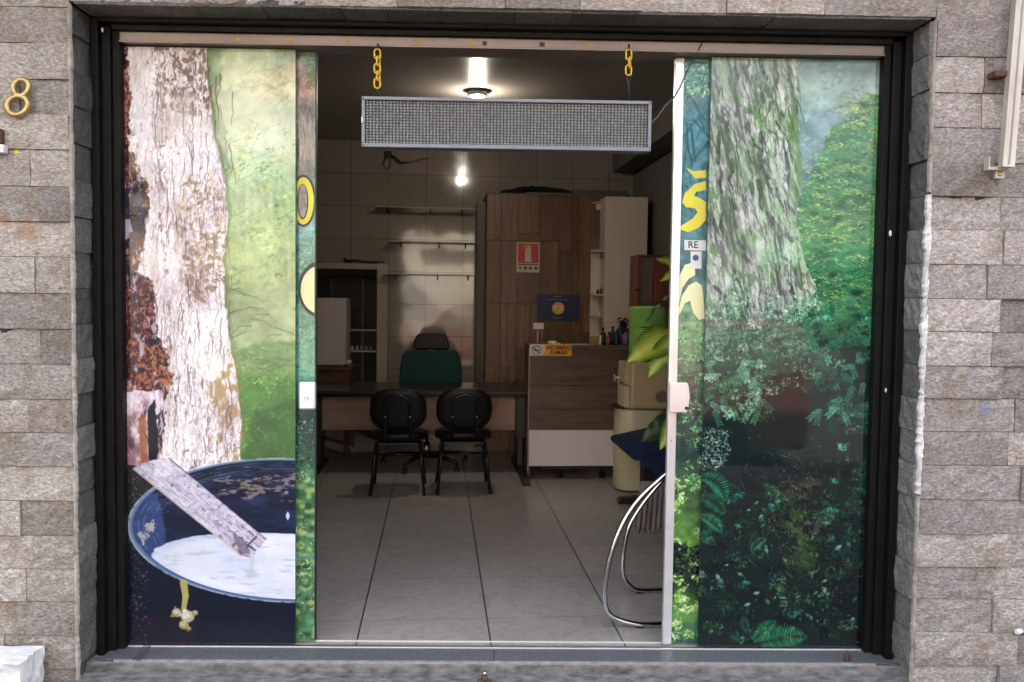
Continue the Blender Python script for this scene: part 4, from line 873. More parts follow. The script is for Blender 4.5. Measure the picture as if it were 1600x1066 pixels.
stk = tSR.part('sticker', MB().prism(onfilm([(1069, 375), (1103, 376), (1103, 392), (1069, 391)], YG), YG-.0030, YG-.0020, 'xz'), M['paper'])
tm = MB(); pp = atY(1083, 383, YG-.0035); text_mesh(tm, 'RE', pp, .042, (1, 0, 0), (0, 0, 1), .0006); tSR.part('lettering', tm, M['signink'], stk)
stk = tSR.part('sticker', MB().prism(onfilm([(1079, 393), (1096, 393), (1096, 420), (1079, 420)], YG), YG-.0020, YG-.0012, 'xz'), M['paper'])
pp = atY(1087, 403, YG-.0022); tSR.part('blue_dot', MB().lathe(pp, [(.0135, 0), (.0135, .0006)], 20, Vector((0, -1, 0))), pbr('dot_blue', (.03, .10, .32), .5), stk)
# ------------------------------------------------------------------ things on the shop front
# LED moving-message board hanging from two chains
LY = -.10; a = atY(565, 151.5, LY); b2 = atY(1017, 235, LY)
LX0, LX1 = a.x, b2.x; LZ1 = (atY(565, 151, LY).z+atY(1017, 157, LY).z)/2; LZ0 = (atY(565, 231, LY).z+atY(1017, 235, LY).z)/2
led = T('led_sign', 'long grey LED dot-matrix sign hanging on yellow chains in the doorway', 'sign', ((LX0+LX1)/2, LY+.03, LZ0))
f = MB(); fw = .014
f.box((LX0, LY, LZ1-fw), (LX1, LY+.075, LZ1), .002); f.box((LX0, LY, LZ0), (LX1, LY+.075, LZ0+fw+.003), .002); f.box((LX0, LY, LZ0+fw+.0035), (LX0+fw, LY+.075, LZ1-fw-.0005), .002); f.box((LX1-fw, LY, LZ0+fw+.0035), (LX1, LY+.075, LZ1-fw-.0005), .002)
led.part('case', f, M['ledcase'])
led.part('backboard', MB().box((LX0+fw, LY+.016, LZ0+fw), (LX1-fw, LY+.073, LZ1-fw)), M['ledback'])
lm = MB(); nx, nz = 84, 15; x0, x1, z0, z1 = LX0+fw+.008, LX1-fw-.008, LZ0+fw+.009, LZ1-fw-.007
for i in range(nx):
    for k in range(nz):
        c = Vector((x0+(x1-x0)*i/(nx-1), LY+.016, z0+(z1-z0)*k/(nz-1))); r = .0055
        lm.lathe(c, [(r, 0), (r, .004), (r*.7, .0062), (r*.15, .0072)], 7, Vector((0, -1, 0)))
led.part('led_matrix', lm, M['led'])
led.part('case_sticker', MB().box((LX0-.0008, LY-.0008, LZ0+.10), (LX0+.005, LY+.01, LZ0+.125)), M['paper'])
for px in (576, 1010):
    p = atY(px, 195, LY)
    for zz in (LZ0+.008, LZ1-.007): led.part('screw', MB().lathe((px == 576 and LX0+.007 or LX1-.007, LY-.0001, zz), [(.003, 0), (.002, .0015)], 10, Vector((0, -1, 0))), M['dark'])
def chain(px, top, ylo, yend, lab, nl):
    pt = atY(px, top, -.085); pb = atY(px, ylo, -.085); pe = atY(px, yend, -.085)
    t = T('chain', lab, 'chain', (pt.x, -.07, pe.z), group='yellow chains holding the LED sign')
    n = nl; H = pt.z-pb.z; pitch = H/n
    for i in range(n):
        zc = pt.z-pitch*(i+.5); mb = MB(); hh = pitch*.5+.0055; ww = .0125; pts = []
        for k in range(20):
            an = 2*math.pi*k/20; cx, cz = math.cos(an)*ww, (math.sin(an)*ww + (hh-ww)*(1 if math.sin(an) >= 0 else -1))
            rot = R(12) if i % 2 == 0 else R(68); pts.append((pt.x+cx*math.cos(rot)+(.003 if i % 2 else -.001), -.085+cx*math.sin(rot), zc+cz))
        mb.tube(pts, .0040, 7, closed=True); t.part('link', mb, M['yellow'])
    hk = MB(); hk.tube([(pt.x, -.060, pt.z+.028), (pt.x, -.078, pt.z+.030), (pt.x, -.087, pt.z+.018), (pt.x, -.085, pt.z-.004)], .0032, 7); t.part('hook', hk, M['wire'])
    lo = MB(); lo.tube([(pt.x, -.085, pb.z+.005), (pt.x-.006, -.083, pb.z-.015), (pt.x+.004, -.08, (pb.z+LZ1)/2), (pt.x, -.075, LZ1-.001)], .003, 7)
    lo.tube([(pt.x+.008, -.084, pb.z+.0), (pt.x+.002, -.08, (pb.z+LZ1)/2+.006), (pt.x+.006, -.074, LZ1-.001)], .0025, 7); t.part('wire_tie', lo, M['wire'])
chain(590, 79, 136, 152, 'left yellow plastic chain of the hanging sign, the longer one', 5)
chain(983, 80, 116, 156, 'right yellow plastic chain of the hanging sign, shorter with dark tie', 3)
# loose cables at the top right of the doorway
cb = MB(); P = [(1098, 66), (1088, 84), (1076, 106), (1062, 138), (1052, 154)]
cb.tube([atY(x, y, Y) for (x, y), Y in zip(P, (-.06, -.05, -.03, -.02, .0))], .0028, 7)
one('black_cable', cb, M['wire'], 'black cable drooping from the top rail across the bright door edge', 'cable', atY(1098, 66, -.06))
cb = MB(); P = [(1052, 154), (1040, 165), (1028, 182), (1016, 194), (1008, 197)]
cb.tube([atY(x, y, Y) for (x, y), Y in zip(P, (.0, -.02, -.05, -.065, -.07))], .0022, 7)
one('grey_cable', cb, pbr('grey_wire', (.18, .17, .16), .5), 'thin grey cable running from the door edge into the right end of the LED sign', 'cable', atY(1008, 197, -.07))
# house number 8
def wp(x, y, Y=-.272): return atY(x, y, Y)
n8 = MB()
def loop8(mb, off, r, Y):
    pts = []
    for k in range(40):
        a_ = 2*math.pi*k/40; x = math.sin(2*a_)*.0; t_ = a_
        z = math.cos(t_); s_ = math.sin(2*t_); w_ = (17 if z < 0 else 13.5)
        # two lobes crossing in the waist
        X = 28.5+ (4.5*z) + (s_ if True else 0)*(w_+off)*.95; Y_ = 152-z*(27+off*.5); pts.append(wp(X, Y_, Y))
    mb.tube(pts, r, 8, closed=True, flat=1.0)
def ring8(cx, cy, rx, ry, r, sl=.0):
    n8.tube([wp(cx+rx*math.cos(2*math.pi*k/36)+sl*ry*math.sin(2*math.pi*k/36), cy-ry*math.sin(2*math.pi*k/36), -.276) for k in range(36)], r, 8, closed=True)
ring8(33, 137, 12, 12.5, .0105, .12); ring8(27.5, 165, 16, 14.5, .0115, .12)
o8 = n8.build('house_number', M['brass'], None, wp(28, 152)); place(o8, wp(28, 152)); tag(o8, 'brass digit 8 fixed high on the left stone pier', 'house number')
# small switch box at the left edge, dark bracket above
p = wp(4, 233, -.27); sb = T('switch_box', 'small white box under a dark clip at the left edge of the stone pier', 'box', (p.x, -.26, p.z))
sb.part('case', MB().box((p.x-.05, -.290, p.z-.017), (p.x+.014, -.256, p.z+.015), .003), M['white']); sb.part('cover_screw', MB().lathe((p.x-.002, -.2901, p.z), [(.007, 0), (.006, .002)], 12, Vector((0, -1, 0))), M['chrome'])
q = wp(2, 213, -.27); sb.part('clip', MB().box((q.x-.05, -.285, q.z-.030), (q.x+.008, -.256, q.z+.028), .006), M['rust'])
# leaning bar on the right pier
pa, pb_ = atY(1594, -20, -.31), atY(1571, 262, -.31); d_ = (pa-pb_)
br = T('awning_bar', 'long pale metal bar leaning along the right stone pier', 'awning bar', pb_)
bm_ = MB(); X_ = Vector((1, 0, 0))*.026; hw = .026
bm_.prism([(pb_.x-hw, pb_.z), (pb_.x+hw*.9, pb_.z-.002), (pa.x+hw, pa.z), (pa.x-hw, pa.z)], -.335, -.300, 'xz', .002)
br.part('bar', bm_, M['pole']); br.part('bar_flute', MB().prism([(pb_.x-.004, pb_.z+.01), (pb_.x+.002, pb_.z+.01), (pa.x+.004, pa.z-.01), (pa.x-.002, pa.z-.01)], -.3375, -.3345, 'xz'), pbr('bar_groove', (.35, .31, .27), .5))
bk = MB(); bk.box((pb_.x-.062, -.300, pb_.z-.008), (pb_.x+.028, -.262, pb_.z+.004), .001); bk.box((pb_.x-.062, -.300, pb_.z+.004), (pb_.x-.056, -.262, pb_.z+.045), .001); br.part('foot_bracket', bk, M['pole'])
q = atY(1561, 117, -.29); one('rusty_stub', MB().box((q.x-.030, -.315, q.z-.012), (q.x+.030, -.255, q.z+.012), .004), M['rust'], 'short rusty iron stub sticking out of the right pier beside the metal bar', 'iron stub', q)
q = atY(1563, 272, -.28); t = T('wall_clip', 'small pale square clip with round screw below the metal bar foot', 'clip', q)
t.part('plate', MB().box((q.x-.019, -.279, q.z-.018), (q.x+.019, -.258, q.z+.018), .003), M['pole']); t.part('screw', MB().lathe((q.x, -.2792, q.z), [(.010, 0), (.009, .003), (.003, .004)], 14, Vector((0, -1, 0))), M['brass'])
q = atY(1592, 987, -.27); one('white_anchor', MB().lathe(q, [(.012, -.015), (.012, .012), (.008, .02)], 12, Vector((-1, -.6, 0)), 1, .9), M['white'], 'small white plastic plug low at the right edge of the stone pier', 'plug', q)
# white block on the ground at lower left
q0 = atY(38, 1020, -.42); wb = MB(); t_ = bmesh.new(); bmesh.ops.create_cube(t_, size=1); bmesh.ops.subdivide_edges(t_, edges=t_.edges, cuts=7, use_grid_fill=True)
for v in t_.verts:
    v.co = Vector((v.co.x*.5, v.co.y*.17, v.co.z*.30)); q_ = random.Random(int(v.co.x*977+v.co.y*3571+v.co.z*7919)); v.co += Vector([q_.uniform(-.005, .005) for _ in range(3)])
zt = atY(30, 1032, -.42).z; wb.add(t_, Matrix.Translation((q0.x-.25, -.365, zt-.15)))
one('white_block', wb, M['roughwhite'], 'rough white painted concrete block at the foot of the left pier', 'block', (q0.x-.25, -.365, zt-.30))
# floor bolt and rusty latch, loose wires at the sill
q = atY(757, 1058, -.30); t = T('floor_bolt', 'dark steel floor bolt set in the step in front of the doorway middle', 'bolt', (q.x, -.27, -.045))
t.part('sleeve', MB().lathe((q.x, -.25, -.045), [(.016, 0), (.016, .022), (.013, .028)], 14), M['rust']); t.part('pin', MB().lathe((q.x, -.25, -.02), [(.008, 0), (.008, .016), (.004, .02)], 10), M['chrome'])
t.part('wing', MB().box((q.x-.030, -.262, -.040), (q.x+.030, -.250, -.030), .002), M['rust'])
q = atY(1323, 1040, -.13); t = T('rusty_latch', 'rusty iron latch standing on the sill below the right glass door', 'latch', (q.x, -.13, -.02))
t.part('loop', MB().tube([(q.x-.010, -.13, -.02), (q.x-.012, -.135, .03), (q.x, -.135, .045), (q.x+.012, -.135, .03), (q.x+.010, -.13, -.02)], .006, 8), M['rust']); t.part('plate', MB().box((q.x-.02, -.155, -.03), (q.x+.02, -.12, -.008), .003), M['rust'])
w_ = MB(); q = atZ(212, 1035, -.005)
for k in range(3): w_.tube([(q.x-.015+k*.014, -.16-.005*k, .0), (q.x+.0+k*.013, -.13, .022), (q.x+.022+k*.010, -.10, .052)], .0022, 6)
one('loose_wires', w_, M['wire'], 'stub of dark wires poking up at the lower left corner of the sill', 'wire', (q.x, -.13, 0))

# ------------------------------------------------------------------ the room
VB, ZC, UR, UL = 5.5, 3.2, 1.852, -2.75
fa, fb = to_in(Vector((-1.8, -.008, 0))), to_in(Vector((1.9, -.008, 0)))
struct('floor', MB().prism([(fa.x, fa.y), (fb.x, fb.y), (UR+.3, fb.y+.05), (UR+.3, 8.2), (UL-.5, 8.2), (UL-.5, fa.y+.1), (fa.x-.01, fa.y+.1)], -.3, -.0005, 'xy'), M['floortile'], 'i')
struct('ceiling', MB().box((UL-.3, -.6, ZC), (UR+.8, 8.2, ZC+.15)), M['ceil'], 'i')
DU1 = inV(592, 500, VB).x; DZ = inV(600, 420, VB).z
bwl = MB(); bwl.box((UL-.3, VB, DZ), (UR+.3, VB+.12, ZC)); bwl.box((DU1, VB, 0), (UR+.3, VB+.12, DZ)); bwl.box((UL-.3, VB, 0), (-2.3, VB+.12, DZ))
struct('back_wall', bwl, M['walltile'], 'i')
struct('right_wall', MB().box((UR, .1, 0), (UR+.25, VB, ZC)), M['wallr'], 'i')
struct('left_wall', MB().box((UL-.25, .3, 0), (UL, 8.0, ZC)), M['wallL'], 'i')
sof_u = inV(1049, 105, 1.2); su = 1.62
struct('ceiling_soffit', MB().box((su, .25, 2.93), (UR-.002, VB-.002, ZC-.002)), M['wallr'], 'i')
# front wall inside, above and beside the doors
fw_ = MB(); fw_.box((UL-.6, .10, -.2), (GX0-.03, .25, ZC+.1)); fw_.box((GX1+.03, .10, -.2), (UR+.4, .25, ZC+.1)); fw_.box((GX0-.03, .105, 2.66), (GX1+.03, .25, ZC+.1))
struct('inner_front_wall', fw_, M['wallL'])
# back room
bkm = MB(); bkm.box((UL-.3, 7.6, 0), (0, 7.75, ZC)); bkm.box((DU1+.25, VB+.12, 0), (DU1+.37, 7.6, ZC)); struct('back_room_wall', bkm, M['ashtile'], 'i')
one('back_room_beam', MB().box((UL-.3, 6.4, 1.80), (DU1+.25, 6.6, 2.4)), pbr('greenish_plaster', (.20, .25, .19), .7), 'pale green lintel panel seen through the top of the back doorway', 'panel', (-1.5, 6.5, 1.80), 'i')

# door frame in the back wall
DU2 = inV(603, 500, VB).x; dfr = T('back_door_frame', 'cream wooden frame of the doorway behind the white fridge', 'door frame', (DU1, VB, 0), 'i')
dfr.part('right_jamb', MB().box((DU1-.02, VB-.035, 0), (DU2+.02, VB-.002, DZ+.055), .004), M['doorw']); dfr.part('head', MB().box((-2.35, VB-.033, DZ-.012), (DU1-.021, VB-.001, DZ+.05), .004), M['doorw'])
q = inV(600, 408, VB-.03); ca = MB(); A = inV(541, 408, VB-.02); B = inV(601, 411, VB-.02)
ca.tube([A, A+Vector((.1, 0, .01)), (A+B)/2, B], .012, 8); ca.ball(A+Vector((-.005, -.02, .01)), .022, 2)
one('door_closer_rod', ca, M['dark'], 'dark rod with a small knob above the back doorway', 'rod', (A.x, VB-.02, A.z), 'i')
# shelf with jars in the back room
sh = T('glass_rack', 'dim rack of glass shelves with small jars beyond the back doorway', 'shelf', (-1.3, 6.1, 0), 'i')
U0, U1 = inV(547, 500, 6.0).x-.25, inV(592, 500, 6.0).x+.1
for py in (479, 516, 549): z = inV(570, py, 6.0).z; sh.part('shelf', MB().box((U0, 5.98, z-.008), (U1, 6.28, z+.004), .001), M['aluw'] if py != 479 else M['ashtile'])
for u in (U0, (U0+U1)/2+.02, U1-.01): sh.part('upright', MB().box((u, 6.27, 0), (u+.02, 6.29, 1.75)), M['doorw'])
z = inV(570, 549, 6.0).z+.0045
for k in range(9):
    c = Vector((U0+.06+k*.052, 6.06+.03*(k % 2), z)); one('jar', MB().lathe(c, [(.018, 0), (.018, .035), (.010, .045), (.012, .055)], 12), M['white'], 'tiny white jar on the lowest shelf beyond the back doorway', 'jar', c, 'i', 'small jars on the dim rack')
# fridge on its wooden table
FV = 4.72; fz0 = inV(540, 573, FV).z; fz1 = inV(540, 466, FV).z; fu1 = inV(540.5, 520, FV).x; fu0 = fu1-.56
fg = T('fridge', 'small white fridge on the brown wooden table at the left', 'fridge', ((fu0+fu1)/2, FV+.2, fz0), 'i')
fg.part('cabinet', MB().box((fu0, FV+.035, fz0+.01), (fu1, FV+.44, fz1), .012), M['enamel']); dr = fg.part('door', MB().box((fu0, FV-.015, fz0+.012), (fu1, FV+.030, fz1-.004), .012), M['enamel'])
fg.part('handle', MB().box((fu0+.04, FV-.03, fz1-.16), (fu0+.055, FV-.014, fz1-.04), .003), M['chrome'], dr); fg.part('foot', MB().box((fu0+.02, FV, fz0), (fu1-.02, FV+.42, fz0+.011)), M['blackp'])
tb = T('wooden_table', 'brown wooden side table standing under the small white fridge', 'table', ((fu0+fu1)/2, FV+.2, 0), 'i')
tb.part('table_top', MB().box((fu0-.25, FV-.06, fz0-.030), (fu1+.06, FV+.50, fz0-.001), .004), M['table']); tb.part('apron', MB().box((fu0-.2, FV-.03, fz0-.15), (fu1+.035, FV+.46, fz0-.031)), M['table'])
for (u, v) in ((fu1-.015, FV-.04), (fu1-.015, FV+.42), (fu0-.2, FV-.04), (fu0-.2, FV+.42)): tb.part('leg', MB().box((u, v, 0), (u+.055, v+.055, fz0-.031), .004), M['table'])
q = Vector((fu1+.02, FV+.12, fz0)); one('white_cup', MB().lathe(q, [(.018, 0), (.026, .055), (.024, .055), (.016, .006)], 16), M['white'], 'small white cup at the right foot of the fridge', 'cup', q, 'i')

# wall shelves: thin glass boards on brackets
for (xa, xb, py, lab) in ((585, 742, 323, 'topmost of the three thin glass shelves on the tiled wall'), (607, 748, 377, 'middle one of the three thin glass shelves on the tiled wall'), (598, 752, 428, 'lowest of the three glass shelves, level with the back door head')):
    A = inV(xa, py, VB-.18); B = inV(xb, py+1, VB-.18); t = T('glass_shelf', lab, 'shelf', ((A.x+B.x)/2, VB, A.z), 'i', 'glass shelves on the tiled back wall')
    t.part('board', MB().box((A.x, VB-.20, A.z-.005), (B.x, VB-.004, A.z+.005), .001), M['shelfg'] if 'shelfg' in M else M.setdefault('shelfg', pbr('frosted_glass_edge', (.50, .43, .36), .2)))
    for u in (A.x+.12, (A.x+B.x)/2+.05, B.x-.14): t.part('bracket', MB().prism([(VB-.17, A.z-.006), (VB-.003, A.z-.006), (VB-.003, A.z-.055)], u, u+.012, 'yz'), M['dark'])
# junction with a loose cable high on the wall
A = inV(607, 243, VB); jt = T('wall_junction', 'black cable junction hanging loose high on the tiled wall', 'cable box', (A.x, VB-.02, A.z), 'i')
jt.part('box', MB().box((A.x-.035, VB-.035, A.z-.035), (A.x+.035, VB-.002, A.z+.04), .008), M['blackp'])
c_ = MB(); c_.tube([A+Vector((.02, -.03, 0)), inV(618, 247, VB-.05), inV(626, 254, VB-.05), inV(640, 254, VB-.03), inV(656, 249, VB-.02), inV(672, 247, VB-.005)], [.010, .013, .012, .004, .003, .003], 7); jt.part('cable', c_, M['wire'])
c_ = MB(); c_.tube([A+Vector((-.03, -.03, -.02)), A+Vector((-.05, -.04, -.10)), A+Vector((-.01, -.04, -.16)), A+Vector((.03, -.04, -.10)), A+Vector((.02, -.03, -.02))], .004, 7); jt.part('loop', c_, M['wire'])

# ceiling lamp
A = inZ(746, 146, ZC-.02); lp = T('ceiling_lamp', 'lit round ceiling lamp glowing just above the LED sign', 'lamp', (A.x, A.y, ZC), 'i')
lp.part('rim', MB().lathe((A.x, A.y, ZC-.045), [(.062, 0), (.078, .010), (.078, .030), (.060, .044), (.055, .0445)], 32), M['lampw'])
lp.part('diffuser', MB().lathe((A.x, A.y, ZC-.054), [(.02, 0), (.040, .003), (.050, .010), (.050, .028)], 32), M['lamp'])
pl_ = bpy.data.lights.new('lamp_glow', 'POINT'); pl_.energy = 5; pl_.color = (1, .89, .74); pl_.shadow_soft_size = .042
po = bpy.data.objects.new('lamp_glow', pl_); col.objects.link(po); po.parent = lp.o; po.location = (0, 0, -.062)

# partition clad with rustic planks
PV = 4.85; pu0 = inV(760, 400, PV).x; pz1 = inV(760, 302, PV).z; pu1 = inV(944, 400, PV).x
pt = T('wood_partition', 'tall box partition clad in rustic brown planks', 'partition', ((pu0+pu1)/2, PV+.3, 0), 'i')
cl = MB(); us = [inV(x, 400, PV).x for x in (760, 783, 808, 843, 872, 893, 911, 928, 944)]
rq = random.Random(5)
for i in range(len(us)-1):
    rows_ = [0, .30, inV(800, 572, PV).z, inV(800, 475, PV).z, inV(800, 376, PV).z, pz1-.01]
    if i in (4, 6): rows_ = [0, .62, 1.22, 2.02, pz1-.01]
    if i in (2, 7): rows_ = [0, .45, 1.05, inV(800, 475, PV).z, 2.2, pz1-.01]
    for za, zb in zip(rows_, rows_[1:]):
        d = rq.uniform(.0, .008)
        if rq.random() < .45: m_ = us[i]+(us[i+1]-us[i])*rq.uniform(.35, .65); segs = [(us[i], m_), (m_, us[i+1])]
        else: segs = [(us[i], us[i+1])]
        for ua, ub in segs: cl.box((ua+.0008, PV-.016-d-rq.uniform(0, .003), za+.002), (ub-.0008, PV, zb-.002), .0015)
pt.part('plank_cladding', cl, M['clad'])
pt.part('side_panel', MB().box((pu0+.001, PV+.001, 0), (pu0+.03, VB-.003, pz1-.012)), M['cladside'])
pt.part('side_panel', MB().box((pu1-.03, PV+.001, 0), (pu1-.001, VB-.003, pz1-.012)), M['cladside'])
pt.part('top_board', MB().box((pu0-.006, PV-.03, pz1-.011), (pu1+.01, VB-.003, pz1+.004), .002), M['board'])
pe = inV(743, 320, 5.35); pt.part('shaded_side_strip', MB().box((inV(745, 400, 5.15).x, 5.12, 0), (pu0, 5.49, pz1-.06)), M['cladside'])  # dark strip added to stand for the partition's side face in shadow
# junk on top of the partition
zt = pz1+.0045; sb_ = MB(); rows = []
A, B = inV(778, 300, PV+.1).x, inV(905, 300, PV+.1).x
for i in range(25):
    t_ = i/24; row = []
    for k in range(13):
        s_ = k/12; h = .105*math.sin(math.pi*min(1, max(0, t_)))**.45*math.sin(math.pi*s_)**.5*(.75+.35*rq.random()); row.append(Vector((A+(B-A)*t_, PV+.02+s_*.42, zt+h)))
    rows.append(row)
sb_.grid(rows); one('black_sheeting', sb_, M['bag'], 'crumpled black plastic sheeting lying on top of the plank partition', 'sheeting', ((A+B)/2, PV+.2, zt), 'i')
for (xa, xb, v0, z0_, h_, tl, lb) in ((822, 893, PV-.01, 0.0, .016, .02, 'thin grey board lying in front of the black sheeting'), (893, 985, PV+.05, 0.0, .03, -.01, 'lower grey board right of the black sheeting, on the partition top'), (897, 980, PV+.10, .031, .035, .0, 'upper grey board on the short stack right of the black sheeting')):
    A, B = inV(xa, 298, v0).x, inV(xb, 298, v0).x; o = one('loose_board', MB().box((A, v0, zt+z0_), (B, v0+.10, zt+z0_+h_), .002), M['board'], lb, 'board', ((A+B)/2, v0, zt+z0_), 'i', 'loose boards on the partition top')

# cream wall cupboard with an open niche at its left
CV_ = 4.55; cu0 = inV(945, 400, CV_).x; cu1 = inV(1010, 400, CV_).x; cz1 = inV(975, 308, CV_).z; nu0 = pu1+.012
cz1b = cz1; cu1 = min(cu1, UR-.01)
cp = T('tall_cupboard', 'tall cream laminate cupboard with narrow open shelves on its left side', 'cupboard', ((cu0+cu1)/2, CV_+.2, 0), 'i')
cp.part('door', MB().box((cu0+.002, CV_-.02, 1.335), (cu1, CV_-.002, cz1), .002), M['cabwhite']); cp.part('lower_door', MB().box((cu0+.002, CV_-.02, .05), (cu1, CV_-.002, 1.330), .002), M['cabwhite'])
cs = MB(); cs.box((cu0, CV_, 0), (cu0+.018, VB-.01, cz1)); cs.box((cu1-.018, CV_, 0), (cu1, VB-.01, cz1)); cs.box((cu0+.0185, CV_+.001, cz1-.018), (cu1-.0185, VB-.01, cz1-.001)); cp.part('carcass', cs, M['cabwhite'])
nb = MB(); nua = inV(930, 400, CV_+.02).x; nb.box((nua, CV_+.25, 0), (cu0-.001, CV_+.262, inV(938, 388, CV_).z)); cp.part('niche_back', nb, M['cabwhite'])
for py in (391, 460, 494, 530):
    z = inV(938, py, CV_).z; cp.part('niche_shelf', MB().box((nua, CV_+.002, z-.014), (cu0-.001, CV_+.249, z), .001), M['cabwhite'])
for k, (px, py, h_, m_) in enumerate([(934, 459, .05, 'dark'), (939, 459, .07, 'redwood'), (936, 493, .04, 'white')]):
    c = inV(px, py, CV_+.08); z = inV(938, 460 if py < 480 else 494, CV_).z+.001; c.z = z
    one('small_bottle', MB().lathe(c, [(.014, 0), (.014, h_*.7), (.006, h_*.85), (.006, h_)], 12), M[m_], ['tiny dark bottle on the middle niche shelf of the tall cupboard', 'tiny reddish bottle on the middle niche shelf of the tall cupboard', 'tiny white pot on the lower niche shelf of the tall cupboard'][k], 'bottle', c, 'i', 'bottles in the cupboard niche')
A = inV(936, 323, PV-.03); tgm = MB(); tgm.box((A.x-.03, PV-.040, A.z-.035), (A.x+.04, PV-.030, A.z+.028), .003); tgm.tube([(A.x-.07, PV-.034, A.z+.03), (A.x, PV-.04, A.z+.045), (A.x+.05, PV-.035, A.z+.05)], .006, 6)
one('paper_tag', tgm, M['cabwhite'], 'crumpled pale tag hanging at the top right of the plank partition', 'tag', (A.x, PV-.035, A.z), 'i')

# fire extinguisher sign
A, B = inV(807.5, 378.5, PV-.035), inV(843, 426, PV-.035); vy = PV-.030
es = T('fire_extinguisher_sign', 'red and cream fire extinguisher sign on the plank partition', 'sign', ((A.x+B.x)/2, vy, B.z), 'i')
es.part('plate', MB().box((A.x, vy-.003, B.z), (B.x, vy, A.z), .001), M['signcream']); w_ = B.x-A.x; h_ = A.z-B.z
def fp(x, y): return (A.x+w_*x, A.z-h_*y)
rd_ = es.part('red_field', MB().prism([fp(.06, .04), fp(.94, .04), fp(.94, .69), fp(.06, .69)], vy-.0042, vy-.0034, 'xz'), M['red'])
ex = MB(); ex.prism([fp(.36, .65), fp(.36, .27), fp(.40, .21), fp(.46, .185), fp(.46, .15), fp(.40, .14), fp(.28, .20), fp(.26, .185), fp(.38, .115), fp(.46, .11), fp(.48, .085), fp(.52, .085), fp(.54, .11), fp(.64, .12), fp(.64, .145), fp(.54, .15), fp(.54, .185), fp(.60, .21), fp(.64, .27), fp(.64, .65)], vy-.0054, vy-.0046, 'xz')
es.part('extinguisher_symbol', ex, M['signcream'], rd_)
es.part('text_line', MB().prism([fp(.08, .725), fp(.92, .725), fp(.92, .765), fp(.08, .765)], vy-.0042, vy-.0034, 'xz'), M['signink'])
for k in range(4):
    a0 = .08+k*.225; ic = MB(); c0 = fp(a0+.08, .86); pts = [(c0[0]+w_*.075*math.cos(R(a)), c0[1]+h_*.06*math.sin(R(a)))for a in ((0, 40, 95, 140, 180, 230, 290, 330) if k % 2 else (20, 70, 110, 165, 200, 260, 300))]
    ic.prism(pts, vy-.0042, vy-.0034, 'xz'); es.part('pictogram', ic, M['signink'] if k != 0 else M['ochre'])
# blue rating poster
A, B = inV(839, 460, PV-.035), inV(905, 502, PV-.035); cx, cz = (A.x+B.x)/2, (A.z+B.z)/2; w_ = B.x-A.x; h_ = A.z-B.z
ps = T('blue_poster', 'dark blue poster with a gold circle reading 9.3 on the plank partition', 'poster', (cx, vy, B.z), 'i')
ps.part('sheet', MB().box((A.x, vy-.002, B.z), (B.x, vy, A.z), .0005), M['posterblue']); gd = ps.part('gold_circle', MB().lathe((cx, vy-.0024, cz-.003), [(.063, 0), (.063, .0008)], 32, Vector((0, -1, 0))), M['gold'])
tm = MB(); text_mesh(tm, '9.3', (cx, vy-.0042, cz-.003), .074, (1, 0, 0), (0, 0, 1), .0008); ps.part('number', tm, M['paper'], gd)
pb2 = pbr('poster_pale_print', (.30, .36, .55), .5)
for (dz, ww) in ((.112, .085), (.084, .20), (-.10, .11)):
    ln = MB(); n_ = max(3, int(ww/.014))
    for k in range(n_):
        x = cx-ww/2+ww*k/n_; ln.box((x, vy-.0030, cz+dz-.005), (x+ww/n_*.6, vy-.0024, cz+dz+(.006 if dz > .1 else .002)))
    ps.part('text_line', ln, pb2)

# ------------------------------------------------------------------ reception counter
cv = 3.50; ku0 = inV(826.5, 640, cv).x; ku1 = ku0+.98; kz1 = inV(830, 539, cv).z
ct = T('reception_counter', 'tall brown laminate reception counter with a white lower panel', 'counter', ((ku0+ku1)/2, cv+.2, 0), 'i')
z1, z2 = inV(900, 672, cv).z, inV(900, 728, cv).z
fr_ = MB(); zs = [z1+.001, inV(900, 640, cv).z, inV(900, 603, cv).z, kz1-.03]
for za, zb in zip(zs, zs[1:]): fr_.box((ku0, cv, za+.0015), (ku1, cv+.018, zb-.0015), .001)
ct.part('front_panel', fr_, M['counter']); ct.part('white_panel', MB().box((ku0+.004, cv-.006, z2), (ku1, cv+.012, z1-.001), .001), M['lam_white'])
ct.part('counter_top', MB().box((ku0-.006, cv-.012, kz1-.028), (ku1+.01, cv+.40, kz1), .002), M['counter']); ct.part('side_panel', MB().box((ku0, cv+.0185, 0), (ku0+.02, cv+.39, kz1-.029), .001), M['counter'])
ct.part('side_panel', MB().box((ku1-.02, cv+.0185, 0), (ku1, cv+.39, kz1-.029), .001), M['counter'])
ct.part('edge_strip', MB().box((ku0-.0075, cv-.002, 0), (ku0-.0005, cv+.016, kz1-.029), .001), M['doorw'])
dw = T('rolling_drawer_unit', 'black castored drawer unit parked under the reception counter', 'drawer unit', ((ku0+ku1)/2, cv+.2, 0), 'i')
dw.part('carcass', MB().box((ku0+.12, cv+.06, .075), (ku1-.1, cv+.37, .62), .003), M['dark'])
for px in (875, 941):
    c = inV(px, 740, cv+.05); w_ = MB(); w_.lathe((c.x-.022, c.y, .028), [(.027, 0), (.027, .018)], 16, Vector((1, 0, 0))); w_.lathe((c.x+.006, c.y, .028), [(.027, 0), (.027, .018)], 16, Vector((1, 0, 0))); w_.tube([(c.x-.004, c.y, .028), (c.x-.004, c.y, .076)], .009, 8); dw.part('castor', w_, M['blackp'])
